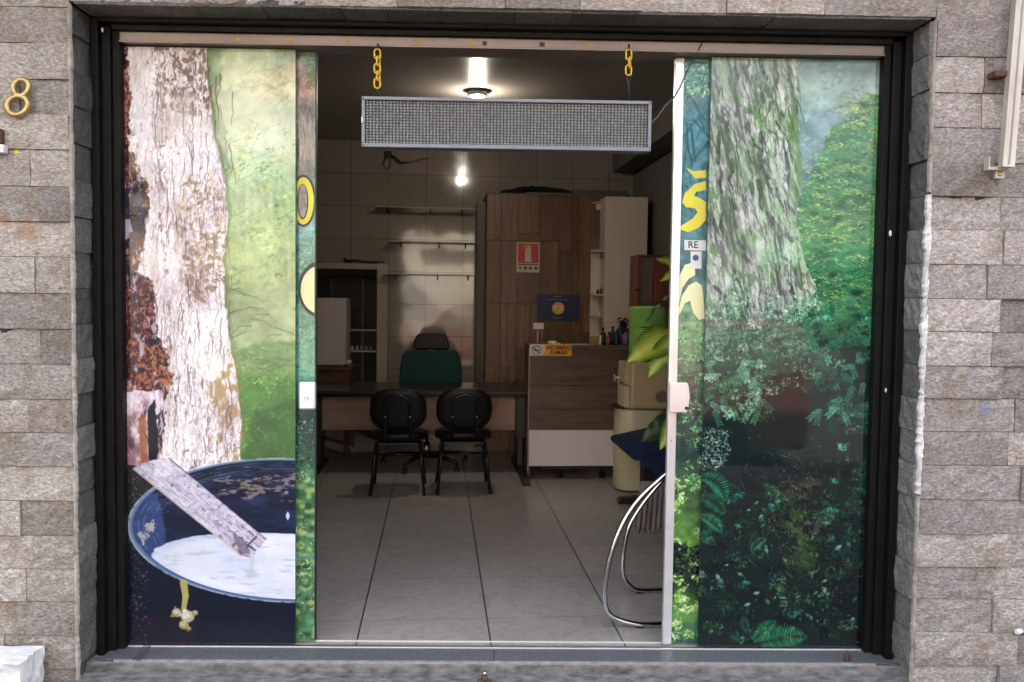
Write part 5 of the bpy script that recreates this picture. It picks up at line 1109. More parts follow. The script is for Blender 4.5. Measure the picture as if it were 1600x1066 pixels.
# no smoking sign
A, B = inV(828, 538, cv-.02), inV(893.5, 556.5, cv-.02); y0 = cv-.013; w_ = B.x-A.x; h_ = A.z-B.z
ns = T('no_smoking_sign', 'orange and white no smoking sign reading PROIBIDO FUMAR on the counter front', 'sign', ((A.x+B.x)/2, y0, B.z), 'i')
ns.part('plate', MB().box((A.x, y0-.002, B.z), (B.x, y0+.0128, A.z), .0005), M['orange'])
wf = MB(); wf.prism([(A.x, B.z), (A.x, A.z), (A.x+w_*.31, A.z), (A.x+w_*.37, (A.z+B.z)/2), (A.x+w_*.31, B.z)], y0-.0034, y0-.0026, 'xz'); wfo = ns.part('white_field', wf, M['paper'])
ic = MB(); c = Vector((A.x+w_*.155, y0-.0042, (A.z+B.z)/2)); pts = [(c.x+math.cos(2*math.pi*k/24)*.037, c.y, c.z+math.sin(2*math.pi*k/24)*.037) for k in range(24)]
ic.tube(pts, .0045, 6, True, .3); ic.tube([c+Vector((-.026, 0, .026)), c+Vector((.026, 0, -.026))], .004, 6); ic.box((c.x-.024, c.y-.001, c.z-.006), (c.x+.018, c.y+.001, c.z+.003)); ns.part('no_smoking_symbol', ic, M['signink'], wfo)
tm = MB(); text_mesh(tm, 'PROIBIDO', (A.x+w_*.69, y0-.0032, A.z-h_*.30), .047, (1, 0, 0), (0, 0, 1), .0012); text_mesh(tm, 'FUMAR', (A.x+w_*.69, y0-.0032, A.z-h_*.72), .047, (1, 0, 0), (0, 0, 1), .0012); ns.part('lettering', tm, M['signink'])
# things on the counter
def onc(px, dv=.08): p = inV(px, 535, cv+dv); return Vector((p.x, cv+dv, kz1+.0005))
c = onc(841); ch = T('card_holder', 'white card on a small reddish stand at the left of the counter top', 'card holder', c, 'i')
ch.part('base', MB().box((c.x-.03, c.y-.03, c.z), (c.x+.045, c.y+.03, c.z+.012), .002), M['redwood']); ch.part('stem', MB().box((c.x-.012, c.y-.004, c.z+.0125), (c.x+.000, c.y+.004, c.z+.135), .002), M['doorw']); ch.part('stem', MB().box((c.x+.022, c.y-.01, c.z+.0125), (c.x+.045, c.y+.012, c.z+.13), .004), M['redwood']); ch.part('card', MB().box((c.x-.045, c.y-.010, c.z+.132), (c.x+.045, c.y-.004, c.z+.185), .001), M['paper'])
c = onc(866, .12); pp_ = MB(); pp_.box((c.x-.045, c.y-.06, c.z), (c.x+.04, c.y+.05, c.z+.012), .002, Matrix.Rotation(.2, 3, 'Z')); pp_.box((c.x-.05, c.y-.03, c.z+.0125), (c.x+.02, c.y+.04, c.z+.028), .002, Matrix.Rotation(-.3, 3, 'Z')); one('paper_pile', pp_, M['paper'], 'small pile of white papers behind the no smoking sign', 'papers', c, 'i')
c = onc(908, .07); one('paper_sheet', MB().box((c.x-.11, c.y-.05, c.z), (c.x+.10, c.y+.08, c.z+.004), .001), M['cabwhite'], 'flat pale folder lying on the middle of the counter top', 'folder', c, 'i')
c = onc(931, .07); one('ochre_box', MB().box((c.x-.045, c.y-.02, c.z), (c.x+.045, c.y+.03, c.z+.075), .004), M['ochre'], 'small ochre carton on the counter beside the row of bottles', 'box', c, 'i')
def bottle(px, dv, r, h, mat, lab, cap='blackp', neck=.35):
    c = onc(px, dv); t = T('bottle', lab, 'bottle', c, 'i', 'bottles on the reception counter'); t.part('body', MB().lathe(c, [(r*.9, 0), (r, .004), (r, h*.62), (r*.5, h*.74), (r*neck, h*.78), (r*neck, h*.86)], 16), M[mat]); t.part('cap', MB().lathe(c+Vector((0, 0, h*.86)), [(r*neck*1.25, 0), (r*neck*1.25, h*.12), (r*.2, h*.14)], 12), M[cap])
bottle(938, .03, .011, .085, 'paper', 'thin white tube standing on the counter beside the ochre carton', 'paper', .7)
bottle(942, .12, .025, .150, 'dark', 'short black bottle just behind the thin white tube')
bottle(951, .06, .022, .115, 'redwood', 'dark red bottle right of the thin white tube on the counter')
bottle(957, .14, .028, .160, 'dark', 'round black bottle between the dark red and the navy ones')
bottle(963, .07, .023, .130, 'posterblue', 'small navy bottle in the middle of the counter bottles')
bottle(969, .16, .030, .215, 'dark', 'tallest black bottle of the row on the counter')
bottle(978, .08, .040, .135, 'purple', 'purple bottle at the right end of the counter row', 'dark')
bottle(984, .15, .028, .205, 'dark', 'tall black bottle right behind the purple one', 'blackp')
# small dried arrangement over the bottles
c = onc(974, .2); dp = MB(); rr = random.Random(9)
for k in range(60): v = c+Vector((rr.gauss(0, .022), rr.gauss(0, .02), .13+rr.uniform(0, .10))); dp.ball(v, rr.uniform(.009, .017), 1, (1, 1, .6))
dp.tube([c, c+Vector((0, 0, .18))], .02, 8); one('dark_bouquet', dp, M['dark'], 'small dark bunch of dried flowers standing behind the purple bottle', 'dried flowers', c, 'i')
# ------------------------------------------------------------------ desk
dv0, dv1, dz = 3.66, 4.46, .74; du0 = -1.42; du1 = inV(824, 607, dv0).x
dk = T('desk', 'dark wooden desk on black steel legs behind the two visitor chairs', 'desk', ((du0+du1)/2, (dv0+dv1)/2, 0), 'i')
dk.part('desk_top', MB().box((du0, dv0, dz-.028), (du1, dv1, dz), .004), M['desktop']); dk.part('edge_rail', MB().box((du0+.01, dv0+.02, dz-.055), (du1-.01, dv0+.06, dz-.029), .002), M['blacksteel'])
mv = dv0+.20; A, B = inV(503, 640, mv), inV(805, 640, mv); dk.part('modesty_panel', MB().box((A.x, mv, inV(650, 672, mv).z), (B.x, mv+.018, dz-.035), .002), M['deskfront'])
for u, nm in ((inV(813, 640, mv).x, 0), (inV(496, 640, mv).x, 1)):
    t_ = MB(); t_.box((u-.028, mv-.02, .05), (u+.028, mv+.26, dz-.03), .01); t_.box((u-.042, mv-.035, .30), (u+.042, mv+.02, dz-.056), .006); dk.part('leg', t_, M['blackp'])
    f0 = inZ(805, 756, .02).y if nm == 0 else inZ(497, 788, .02).y
    t_ = MB(); t_.prism([(f0, .0), (f0, .035), (f0+.06, .052), (dv1-.15, .052), (dv1-.08, .03), (dv1-.08, 0)], u-.032, u+.032, 'yz', .006); dk.part('foot', t_, M['blackp'])
# ------------------------------------------------------------------ visitor chairs (backs towards us)
def visitor():
    t = T('visitor_chair', 'left black visitor chair with oval backrest, in front of the desk', 'chair', (0, 0, 0), 'i', 'black visitor chairs at the desk')
    # local frame: rear legs at v = 0, seat towards +v
    bk = MB(); rows = []; n = 40
    def oval(k, s): a = 2*math.pi*k/n; ca, sa = math.cos(a), math.sin(a); e = .72; return (math.copysign(abs(ca)**e, ca)*s, math.copysign(abs(sa)**e, sa)*s)
    # padded oval shell, curved round the sitter
    for s_, d in ((.30, -.020), (.70, -.020), (.93, -.016), (1.0, -.004), (1.0, .018), (.94, .032), (.6, .040), (.2, .042)):
        row = []
        for k in range(n):
            a, b = oval(k, s_); x = a*.222; z = .668+b*.168; y = .045+d+.10*(1-(x/.222)**2)*.0+ .35*x*x*3*.33; row.append(Vector((x, y+(z-.668)*(-.16), z)))
        rows.append(row)
    bk.grid(rows, True, True, True); bo = t.part('backrest', bk, M['vinyl'])
    # bent flat loop behind the back, running down to the seat
    lp = MB(); pts = []
    for k in range(17):
        a = math.pi*k/16; pts.append(Vector((-.095*math.cos(a), -.012-.15*.08, .715+.075*math.sin(a))))
    pts = [Vector((-.095, .115, .405)), Vector((-.095, .035, .44)), Vector((-.095, -.002, .50)), Vector((-.095, -.005, .60))]+pts+[Vector((.095, -.005, .60)), Vector((.095, -.002, .50)), Vector((.095, .035, .44)), Vector((.095, .115, .405))]
    lp.tube(pts, .0115, 8); t.part('back_support', lp, M['blacksteel'])
    for sx in (-1, 1): t.part('bolt', MB().lathe((sx*.095, -.016, .620), [(.007, 0), (.006, .005), (.003, .006)], 12, Vector((0, -1, 0))), M['chrome'])
    st = MB(); rows = []
    for s_, z in ((.3, .405), (.85, .407), (.98, .42), (1.0, .445), (.97, .468), (.8, .482), (.3, .485)):
        row = []
        for k in range(n): a, b = oval(k, s_); row.append(Vector((a*.235, .235+b*.215, z-.012*(b if b < 0 else 0)+(-.004*b))))
        rows.append(row)
    st.grid(rows, True, True, True); t.part('seat', st, M['vinyl'])
    for sx in (-1, 1):
        for fr in (0, 1):
            l_ = MB(); y0 = .0 if fr == 0 else .44; yt = .09 if fr == 0 else .35
            l_.tube([Vector((sx*.168, yt, .402)), Vector((sx*.182, yt+(y0-yt)*.4, .27)), Vector((sx*.208, y0+(yt-y0)*.0, .012))], .0125, 10); lo = t.part('leg', l_, M['blacksteel'])
            t.part('rubber_foot', MB().lathe((sx*.208, y0, 0), [(.015, 0), (.016, .02), (.013, .024)], 12), M['blackp'], lo)
    sr = MB(); sr.tube([Vector((-.172, .055, .315)), Vector((.172, .055, .315))], .009, 8); t.part('stretcher', sr, M['blacksteel'])
    sr = MB(); sr.box((-.165, .08, .385), (.165, .37, .402), .003); t.part('seat_frame', sr, M['blackp'])
    return t
vc = visitor(); place(vc.o, (-.556, 2.925, 0), 'i', .0)
dup(vc.o, 'right black visitor chair with oval backrest, in front of the desk', (-.036, 2.965, 0), 'i', .02)
# ------------------------------------------------------------------ office chair behind the desk
ob = Vector((-.345, 4.02, 0)); oc = T('office_chair', 'dark teal office chair with black headrest behind the desk', 'office chair', ob, 'i')
bv = 4.50; pA = [inV(x, y, bv) for x, y in ((624, 604), (626, 575), (629, 557), (636, 549), (648, 547), (700, 547), (712, 549), (718, 557), (720, 578), (722, 604))]
pts = [(p.x, p.z) for p in pA]+[(pA[-1].x, .62), (pA[-1].x-.06, .56), (pA[0].x+.06, .56), (pA[0].x, .62)]
oc.part('backrest', MB().prism(pts, bv, bv+.055, 'xz', .014), M['teal'])
ft = [(x*1.0, z) for x, z in pts]; cxm = sum(p[0] for p in pts)/len(pts); czm = sum(p[1] for p in pts)/len(pts)
oc.part('back_frame', MB().prism([(cxm+(x-cxm)*1.025, czm+(z-czm)*1.025) for x, z in pts], bv+.056, bv+.075, 'xz', .004), M['blackp'])
hp = [inV(x, y, bv) for x, y in ((645, 543), (648, 530), (652, 523), (660, 521), (690, 521), (697, 523), (700, 530), (703, 543), (699, 546), (650, 546))]
oc.part('headrest', MB().prism([(p.x, p.z) for p in hp], bv-.01, bv+.045, 'xz', .014), M['vinyl']); c = inV(674, 547, bv+.03); oc.part('headrest_stem', MB().box((c.x-.035, bv+.0, c.z-.05), (c.x+.035, bv+.03, c.z+.03), .006), M['blackp'])
stt = MB(); stt.lathe((ob.x, ob.y+.12, .42), [(.20, 0), (.25, .02), (.26, .05), (.22, .08), (.1, .09)], 28, None, 1, .95); oc.part('seat', stt, M['teal'])
oc.part('mechanism', MB().box((ob.x-.10, ob.y-.02, .36), (ob.x+.10, ob.y+.22, .419), .01), M['blackp'])
oc.part('gas_column', MB().lathe((ob.x, ob.y+.05, .10), [(.030, 0), (.030, .13), (.016, .132), (.016, .26)], 16), M['chrome'])
oc.part('spine', MB().box((ob.x-.03, ob.y+.2, .38), (ob.x+.03, bv+.08, .41), .004), M['blackp']); oc.part('spine', MB().box((ob.x-.03, bv+.076, .38), (ob.x+.03, bv+.10, .95), .004), M['blackp'])
hub = Vector((ob.x, ob.y+.05, .115)); oc.part('hub', MB().lathe(hub-Vector((0, 0, .03)), [(.045, 0), (.05, .02), (.04, .06)], 16), M['blackp'])
for (u, v) in ((-.531, 3.745), (-.075, 3.83), (-.745, 4.20), (.018, 4.28), (-.36, 4.46)):
    e = Vector((u, v, .085)); a = MB(); a.tube([hub, (hub+e)/2+Vector((0, 0, .012)), e], [.026, .021, .016], 8); ao = oc.part('arm', a, M['blackp'])
    w_ = MB(); dd = .011
    for s_ in (-1, 1): w_.lathe((u+s_*.016-.006, v, .027), [(.020, 0), (.027, .003), (.027, .009), (.020, .012)], 16, Vector((1, 0, 0)))
    w_.tube([(u, v, .03), (u, v, .08)], .008, 8); oc.part('castor', w_, M['blackp'], ao)
# ------------------------------------------------------------------ water cooler
wv = 2.98; wu0 = inV(967, 700, wv).x; wu1 = inV(985, 640, wv).x; wz1 = inV(1000, 566, wv).z; wzm = inV(1000, 640, wv).z; we = wu0+.40
wc = T('water_cooler', 'cream plastic water cooler with grey taps on its left side', 'water cooler', ((wu0+we)/2, wv+.16, 0), 'i')
def rr_box(mb, u0, u1, v0, v1, z0, z1, r, top=1.0, n=6, ush=0):
    rows = []
    for z, s_, sh_ in ((z0, .985, 0), (z0+.01, 1, 0), (z1-.01, top, ush), (z1, top*.985, ush)):
        row = []; cu, cv_ = (u0+u1)/2, (v0+v1)/2; hu, hv = (u1-u0)/2, (v1-v0)/2
        for (sx, sy, a0) in ((1, 1, 0), (-1, 1, 90), (-1, -1, 180), (1, -1, 270)):
            for k in range(n+1): a = R(a0+90*k/n); row.append(Vector((cu+sh_+(sx*(hu-r)+r*math.cos(a))*s_, cv_+(sy*(hv-r)+r*math.sin(a))*s_, z)))
        rows.append(row)
    mb.grid(rows, True, True, True)
lo = MB(); rr_box(lo, wu0, we, wv-.01, wv+.32, .012, wzm-.002, .12); wc.part('lower_body', lo, M['creamlo'])
up = MB(); up.prism([(wu1-.006, wzm+.001), (wu1+.008, wz1-.04), (wu1+.02, wz1-.004), (we-.01, wz1-.004), (we, wzm+.001)], wv, wv+.31, 'xz', .022); wc.part('upper_body', up, M['cream'])
hd = MB(); a_, b_2, c_2 = inV(978, 592, wv).x, inV(979, 567, wv).x, wz1; hd.prism([(a_-.006, inV(975, 600, wv).z), (b_2-.002, wz1-.015), (b_2+.006, wz1-.006), (wu1+.015, wz1-.006), (wu1+.003, inV(975, 604, wv).z)], wv+.015, wv+.295, 'xz', .006); wc.part('tap_head', hd, M['cream'])
rc = MB(); rc.box((wu1-.045, wv+.02, wzm+.012), (wu1-.006, wv+.29, inV(975, 604, wv).z), .003); wc.part('recess_back', rc, M['creamlo'])
tr_ = MB(); tr_.lathe((wu1-.055, wv+.15, wzm-.001), [(.10, 0), (.105, .008), (.10, .018), (.09, .018), (.085, .010)], 28, None, .62, 1.25); wc.part('drip_tray', tr_, M['dark'])
for dv_ in (.07, .20):
    tp = MB(); zt_ = inV(972, 594, wv).z; tp.tube([(wu1-.02, wv+dv_, zt_), (wu1-.085, wv+dv_, zt_), (wu1-.09, wv+dv_, zt_-.03)], .011, 8); tp.tube([(wu1-.085, wv+dv_, zt_+.004), (wu1-.10, wv+dv_-.015, zt_+.022)], .008, 8); wc.part('tap', tp, M['enamel'])
vt = MB(); c = inV(1034, 620, wv-.002)
for k in range(9):
    x = -.045+k*.0113; h_ = math.sqrt(max(0, .05**2-x*x)); vt.box((c.x+x-.0028, wv-.0024, c.z-h_), (c.x+x+.0028, wv+.002, c.z+h_))
wc.part('vent', vt, M['dark'])
c = inV(1012, 597, wv); em_ = MB(); em_.tube([(c.x+.018*math.cos(2*math.pi*k/16), wv-.0005, c.z+.018*math.sin(2*math.pi*k/16)) for k in range(16)], .0016, 5, True); wc.part('emblem', em_, M['cream'])
wc.part('seam', MB().box((wu0+.02, wv-.013, wzm-.006), (we-.02, wv-.009, wzm-.002)), M['dark'])
# bottle in its lime cover on the cooler
gc = inV(1022, 560, wv+.15); gx0 = inV(990, 530, wv+.01).x; rg = .155; gz1 = inV(1010, 479, wv+.02).z
gb = MB(); gb.lathe((gx0+rg, wv+.155, wz1-.002), [(.06, 0), (.10, .02), (rg*.98, .05), (rg, .09), (rg*1.0, gz1-wz1-.02), (rg*.97, gz1-wz1), (rg*.3, gz1-wz1+.006)], 36)
one('water_bottle', gb, M['green'], 'big water bottle in a lime green cover on top of the cream cooler', 'water bottle', (gx0+rg, wv+.155, wz1), 'i')
# reddish wall cabinet
hv_ = 3.55; hu0 = inV(996, 440, hv_).x; hu1 = UR-.004; hz1, hz0 = inV(1005, 398, hv_).z, inV(1000, 482, hv_).z; hm = inV(1019, 440, hv_).x
hc = T('wall_cabinet', 'reddish wooden wall cabinet with a glass door on the right wall', 'cabinet', ((hu0+hu1)/2, hv_+.15, hz0), 'i')
fq = MB(); fq.box((hu0, hv_, hz0), (hu0+.022, hv_+.30, hz1), .002); fq.box((hu1-.02, hv_, hz0), (hu1, hv_+.30, hz1), .002); fq.box((hu0+.023, hv_, hz1-.022), (hu1-.021, hv_+.30, hz1), .002); fq.box((hu0+.023, hv_, hz0), (hu1-.021, hv_+.30, hz0+.022), .002); fq.box((hm, hv_, hz0+.023), (hm+.03, hv_+.02, hz1-.023), .002); hc.part('carcass', fq, M['redwood'])
hc.part('back_panel', MB().box((hu0+.023, hv_+.28, hz0+.023), (hu1-.021, hv_+.29, hz1-.023)), M['redwood']); hc.part('glass_door', MB().box((hu0+.024, hv_+.006, hz0+.024), (hm-.001, hv_+.010, hz1-.024)), pbr('grey_pane', (.16, .13, .13), .08)); hc.part('panel_door', MB().box((hm+.031, hv_-.004, hz0+.024), (hu1-.022, hv_+.014, hz1-.024), .003), M['redwood'])
c = inV(996, 453, hv_-.02); kk = MB(); kk.tube([(c.x-.03, hv_-.02, c.z), (c.x+.03, hv_-.015, c.z)], .006, 6); kk.tube([(c.x, hv_-.018, c.z+.02), (c.x, hv_-.018, c.z-.025)], .005, 6); hc.part('handle', kk, M['dark'])
# ------------------------------------------------------------------ blue padded seat on a black T leg
bz = .46; sv = 2.42; b0 = inV(971, 697, sv).x; be = UR-.06
bs = T('blue_bench', 'navy upholstered bench seat on a black T-shaped leg, half hidden by the door', 'bench', (inV(1015, 780, sv).x, sv+.2, 0), 'i')
def pp2(l, v): return [(inV(x, y, v).x, inV(x, y, v).z) for x, y in l]
c1 = MB(); c1.prism(pp2([(971, 699), (974, 694), (990, 691), (1003, 688), (1030, 682), (1060, 680), (1100, 682), (1100, 712), (1046, 716), (1010, 716), (1001, 720), (992, 720), (985, 714), (981, 706), (974, 705)], sv), sv, sv+.42, 'xz', .012); bs.part('seat_cushion', c1, M['blue'])
c1 = MB(); c1.prism(pp2([(1002, 717), (1050, 708), (1100, 706), (1100, 770), (1060, 768), (1036, 754), (1022, 741), (1008, 731), (1003, 727)], sv-.05), sv-.05, sv-.006, 'xz', .010); bs.part('seat_side', c1, M['blue'])
u0 = inV(1003, 760, sv+.05).x; u1 = inV(1046, 760, sv+.05).x; bs.part('leg', MB().box((u0, sv+.05, .05), (u1, sv+.13, inV(1010, 722, sv+.05).z), .008), M['blackp'])
fz = inZ(985, 788, 0); f_ = MB(); f_.prism([(inV(967, 780, fz.y).x, .0), (inV(967, 780, fz.y).x-.003, .03), (inV(970, 776, fz.y).x, .046), (u0+.02, .058), (u1+.3, .058), (u1+.3, 0)], fz.y, fz.y+.075, 'xz', .006); bs.part('foot', f_, M['blackp'])
# ------------------------------------------------------------------ potted plant behind the right door leaf
def leaf(mb, tip, root, wd, nrm, droop=.1, uvl=None):
    root = Vector(root); tip = Vector(tip); d = tip-root; L = d.length; t = d.normalized(); nrm = Vector(nrm); s = t.cross(nrm).normalized(); up = s.cross(t)
    if up.dot(nrm) < 0: up = -up
    n, m_ = 18, 8; rows = []
    for i in range(n+1):
        q = i/n; w_ = wd*(math.sin(math.pi*q**.85)**.75)*(1-.15*q) if 0 < q < 1 else .0005; c = root+d*q+up*(droop*L*math.sin(math.pi*q)); rows.append([(c+s*(w_*(2*k/m_-1))+up*(abs(2*k/m_-1)**1.5*w_*.30)+up*(.006*math.sin(q*26+abs(2*k/m_-1)*2)*abs(2*k/m_-1)), (k/m_, q*L/.35)) for k in range(m_+1)])
    V = [[mb.bm.verts.new(p) for p, _ in r] for r in rows]
    for i in range(n):
        for k in range(m_):
            f = mb.bm.faces.new((V[i][k], V[i][k+1], V[i+1][k+1], V[i+1][k])); f.smooth = True
            for lp_, q in zip(f.loops, (rows[i][k][1], rows[i][k+1][1], rows[i+1][k+1][1], rows[i+1][k][1])): lp_[uvl].uv = q
pvv = 1.75; pc = inV(1092, 640, pvv); pot = Vector((min(pc.x, 1.60), pvv, 0))
pn = T('potted_plant', 'leafy plant with yellow-green variegated leaves reaching past the bright door edge', 'plant', pot, 'i')
pn.part('pot', MB().lathe(pot, [(.11, 0), (.15, .26), (.165, .26), (.165, .30), (.145, .30), (.14, .27), (.05, .26)], 28), M['terracotta'])
stm = MB(); stm.tube([pot+Vector((0, 0, .26)), pot+Vector((.02, 0, .7)), pot+Vector((-.02, 0, 1.2)), pot+Vector((.01, .02, 1.55))], [.018, .016, .013, .008], 8); pn.part('stem', stm, M['stem'])
def PL(x, y, v=pvv): return inV(x, y, v)
for (rx, ry, tx_, ty_, wd, nm, mt, v0, v1) in [
    (1056, 520, 979, 567, .115, (-.12, -.93, .38), 'leafv', pvv-.05, pvv-.16), (1060, 522, 1012, 591, .080, (-.3, -.92, .2), 'leafv', pvv-.10, pvv-.18), (1075, 540, 1000, 512, .024, (0, -.3, 1), 'leafd', pvv, pvv-.02),
    (1068, 424, 1024, 405, .050, (-.1, -.9, .4), 'leafv', pvv, pvv-.1), (1080, 420, 1031, 441, .046, (-.1, -.8, .6), 'leafv', pvv-.04, pvv-.1), (1062, 462, 1010, 504, .022, (-.5, -.2, .8), 'leafd', pvv, pvv-.06), (1078, 448, 1030, 474, .028, (0, -.4, .9), 'leafd', pvv+.02, pvv),
    (1064, 640, 1031, 703, .062, (-.35, -.93, .1), 'leafv', pvv-.1, pvv-.16), (1068, 650, 1001, 692, .080, (-.2, -.85, .5), 'leafd', pvv-.02, pvv-.06), (1060, 655, 1006, 678, .04, (-.2, -.3, .9), 'leafd', pvv+.03, pvv+.02),
    (1090, 500, 1130, 430, .05, (.2, -.8, .5), 'leafv', pvv, pvv-.1), (1090, 560, 1150, 600, .05, (.2, -.8, .5), 'leafv', pvv, pvv-.1), (1090, 620, 1140, 680, .05, (.2, -.6, .7), 'leafd', pvv, pvv-.1), (1090, 380, 1080, 320, .045, (-.2, -.9, .3), 'leafv', pvv, pvv-.05)]:
    mb = MB(); uvl = mb.bm.loops.layers.uv.new('UVMap'); a_, b_2 = PL(rx, ry, v0), PL(tx_, ty_, v1)
    a_.x = min(a_.x, UR-.06); b_2.x = min(b_2.x, UR-.04)
    leaf(mb, b_2, a_, wd, nm, .12, uvl); lo_ = mb.build('leaf', M[mt], pn.o, pn.base, recalc=False); lo_.data.polygons.foreach_set('use_smooth', [True]*len(lo_.data.polygons))
    ptm = MB(); mid = pot+Vector((0, 0, max(.4, a_.z-.08))); ptm.tube([mid, (mid+a_)/2+Vector((0, 0, .02)), a_], .0045, 6); pn.part('leaf_stalk', ptm, M['stem'], lo_)
# ------------------------------------------------------------------ chrome tube chair behind the right door edge
cc = T('chrome_chair', 'chrome tube chair with curved side frame at the lower right of the doorway', 'chair', (1.05, .45, 0), 'i')
def smooth(pts, n=8):
    P = [Vector(p) for p in pts]; out = []
    for i in range(len(P)-1):
        p0 = P[max(0, i-1)]; p1 = P[i]; p2 = P[i+1]; p3 = P[min(len(P)-1, i+2)]
        for k in range(n):
            t = k/n; out.append(.5*((2*p1)+(p2-p0)*t+(2*p0-5*p1+4*p2-p3)*t*t+(3*p1-p0-3*p2+p3)*t**3))
    return out+[P[-1]]
va = inZ(965, 977, .013).y
l1 = [(1180, 983), (1042, 977), (1000, 973), (968, 969), (950, 957), (945, 930), (948, 896), (955, 865), (966, 834), (981, 804), (1002, 776), (1030, 750), (1050, 735), (1090, 712), (1130, 700)]
p1 = [inV(x, y, va) for x, y in l1]
for p in p1[:3]: p.z = .0135
vb_ = inZ(1000, 923, .013).y
l2 = [(1150, 932), (1042, 926), (1000, 922), (984, 915), (975, 902), (973, 880), (976, 853), (982, 826), (992, 806), (1010, 780), (1038, 748), (1060, 728), (1090, 706)]
p2 = [inV(x, y, vb_) for x, y in l2]
for p in p2[:3]: p.z = .0135
for pp_ in (p1, p2):
    mb = MB(); mb.tube(smooth(pp_, 6), .0125, 12); cc.part('side_frame', mb, M['chrome'])
mb = MB(); mb.tube([p1[-3], p2[-3]], .011, 10); cc.part('cross_tube', mb, M['chrome'])
for p in (p1[2], p2[2]): cc.part('rubber_foot', MB().box((p.x-.02, p.y-.012, -.000), (p.x+.02, p.y+.012, .004), .001), M['blackp'])
mb = MB(); mb.box((p1[-1].x-.08, p1[-1].y+.02, p1[-1].z-.03), (p1[-1].x+.35, p2[-1].y-.02, p1[-1].z+.02), .015); cc.part('seat', mb, M['vinyl'])
# grey-brown cloth hanging behind the frame
mb = MB(); rows = []; rr = random.Random(12); hvv = vb_+.14; A = inV(992, 775, hvv); B = inV(1050, 765, hvv); zt_ = inV(1020, 752, hvv).z; zb_ = inV(1000, 833, hvv).z
for j in range(9):
    q = j/8; row = []
    for k in range(49):
        s_ = k/48; z = zt_+(zb_-zt_)*q*(1 if int(s_*11) % 2 else .93); row.append(Vector((A.x+.03*(1-q)+(B.x-A.x)*s_*(.9+.1*q), hvv+.013*math.sin(s_*46)*q, z)))
    rows.append(row)
mb.grid(rows); ob_ = one('hanging_cloth', mb, M['cloth'], 'pleated grey-brown cloth hanging behind the chrome chair frame', 'cloth', ((A.x+B.x)/2, hvv, zb_), 'i')
sm = ob_.modifiers.new('thick', 'SOLIDIFY'); sm.thickness = .003
# ------------------------------------------------------------------ across the street: seen only in the glass and in the tiles
cr_paint = pbr('maroon_van_paint', (.17, .06, .05), .4, coat=.1, var=.03)
car = T('parked_van', 'maroon panel van parked at the kerb across from the shop', 'van', (1.6, -7.2, -.42))
prof = [(-.75, .30), (-.74, .62), (-.62, .90), (-.2, 1.08), (.25, 1.66), (.7, 1.74), (3.55, 1.74), (3.72, 1.62), (3.78, 1.0), (3.78, .45), (3.70, .20), (-.6, .20)]
car.part('body', MB().prism([(x, z-.42) for x, z in prof], -8.0, -6.35, 'xz', .05), cr_paint)
for y_ in (-6.345, -8.005): car.part('side_window', MB().prism([(.05, .72), (.45, 1.15), (1.35, 1.15), (1.35, .72)], y_-.004, y_+.004, 'xz'), M['dglass'])
for x in (.1, 2.75):
    for y_ in (-6.42, -7.93):
        wh = car.part('wheel', MB().lathe((x, y_-.09, -.10), [(.25, 0), (.31, .02), (.31, .16), (.25, .18)], 24, Vector((0, 1, 0))), M['blackp']); car.part('rim', MB().lathe((x, y_+.085, -.10), [(.19, 0), (.19, .012), (.05, .02)], 20, Vector((0, 1, 0))), M['steelb'], wh)
ho = T('opposite_house', 'cream rendered two-storey house across the street', 'house', (-2, -19, -.42))
ho.part('wall', MB().box((-13, -26, -.42), (4.6, -17, 6.2)), pbr('cream_render', (.46, .41, .33), .85)); ho.part('roof', MB().prism([(-27, 6.2), (-16.6, 6.2), (-21.5, 8.2)], -13.5, 5.0, 'yz'), pbr('clay_roof', (.3, .12, .07), .8))
for x in (-11, -7.5, -4, -.5, 2.4):
    for z in (.8, 3.8): w_ = ho.part('window', MB().box((x, -17.03, z), (x+1.2, -16.96, z+1.3), .01), M['white']); ho.part('pane', MB().box((x+.08, -16.96, z+.08), (x+1.12, -16.945, z+1.22)), M['dglass'], w_)
ho.part('garage_door', MB().box((-9.6, -17.05, -.42), (-7.9, -16.95, 2.1)), M['ledcase'])
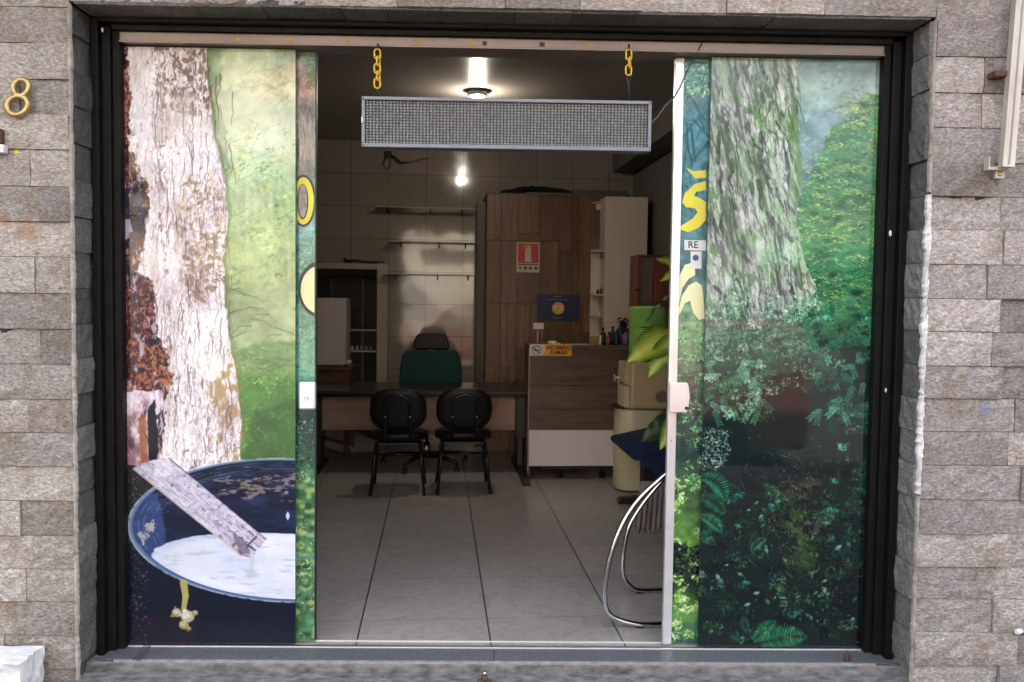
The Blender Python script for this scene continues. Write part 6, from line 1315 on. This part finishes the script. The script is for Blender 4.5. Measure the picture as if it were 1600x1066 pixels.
h2 = T('opposite_shop', 'long grey-green single-storey shop across the street', 'shop', (10, -19, -.42)); h2.part('wall', MB().box((5.2, -26, -.42), (19, -17.4, 3.9)), pbr('white_render', (.16, .17, .15), .85)); h2.part('awning', MB().prism([(-17.4, 3.0), (-17.4, 2.7), (-15.9, 2.4), (-15.9, 2.5)], 6, 17, 'yz'), pbr('awning_green', (.05, .16, .09), .8))
lf = pbr('street_tree_leaf', (.10, .19, .045), .55, c2=(.04, .10, .02), scale=3)
tk_ = pbr('street_tree_bark', (.12, .09, .065), .9)
for ti, (tx_, ty_, hh, cr_, lab) in enumerate(((-6.2, -13.2, 6.2, 2.1, 'broad street tree in front of the cream house'), (3.6, -13.0, 5.6, 1.8, 'rounder street tree near the corner of the cream house'), (11.5, -13.4, 6.6, 2.2, 'tall street tree in front of the grey-green shop'))):
    tt = T('street_tree', lab, 'tree', (tx_, ty_, -.42), group='trees across the street'); rt = random.Random(ti+40)
    tr2 = MB(); tr2.tube([(tx_, ty_, -.42), (tx_+.1, ty_, 1.4), (tx_, ty_, hh*.55)], [.16, .12, .08], 10)
    for k in range(7): a = k*.9; tr2.tube([(tx_, ty_, 1.8+k*.15), (tx_+math.cos(a)*cr_*.6, ty_+math.sin(a)*cr_*.6, hh*.75)], [.06, .02], 6)
    tt.part('trunk', tr2, tk_); lm_ = MB()
    cl_ = [(rt.gauss(0, cr_*.5), rt.gauss(0, cr_*.5), rt.uniform(hh*.5, hh)) for _ in range(22)]
    for k in range(3000):
        c_l = cl_[rt.randrange(22)]; d = Vector((rt.gauss(0, 1), rt.gauss(0, 1), rt.gauss(0, .8))).normalized()*cr_*.34*rt.uniform(.6, 1.1); p = Vector((tx_+c_l[0], ty_+c_l[1], c_l[2]))+d
        a = Vector((rt.gauss(0, 1), rt.gauss(0, 1), rt.gauss(0, 1))).normalized()*.11; b_l = a.cross(Vector((rt.gauss(0, 1), rt.gauss(0, 1), rt.gauss(0, 1)))).normalized()*.07
        lm_.bm.faces.new([lm_.bm.verts.new(p+q) for q in (-a, b_l, a, -b_l)])
    tt.part('crown', lm_, lf)
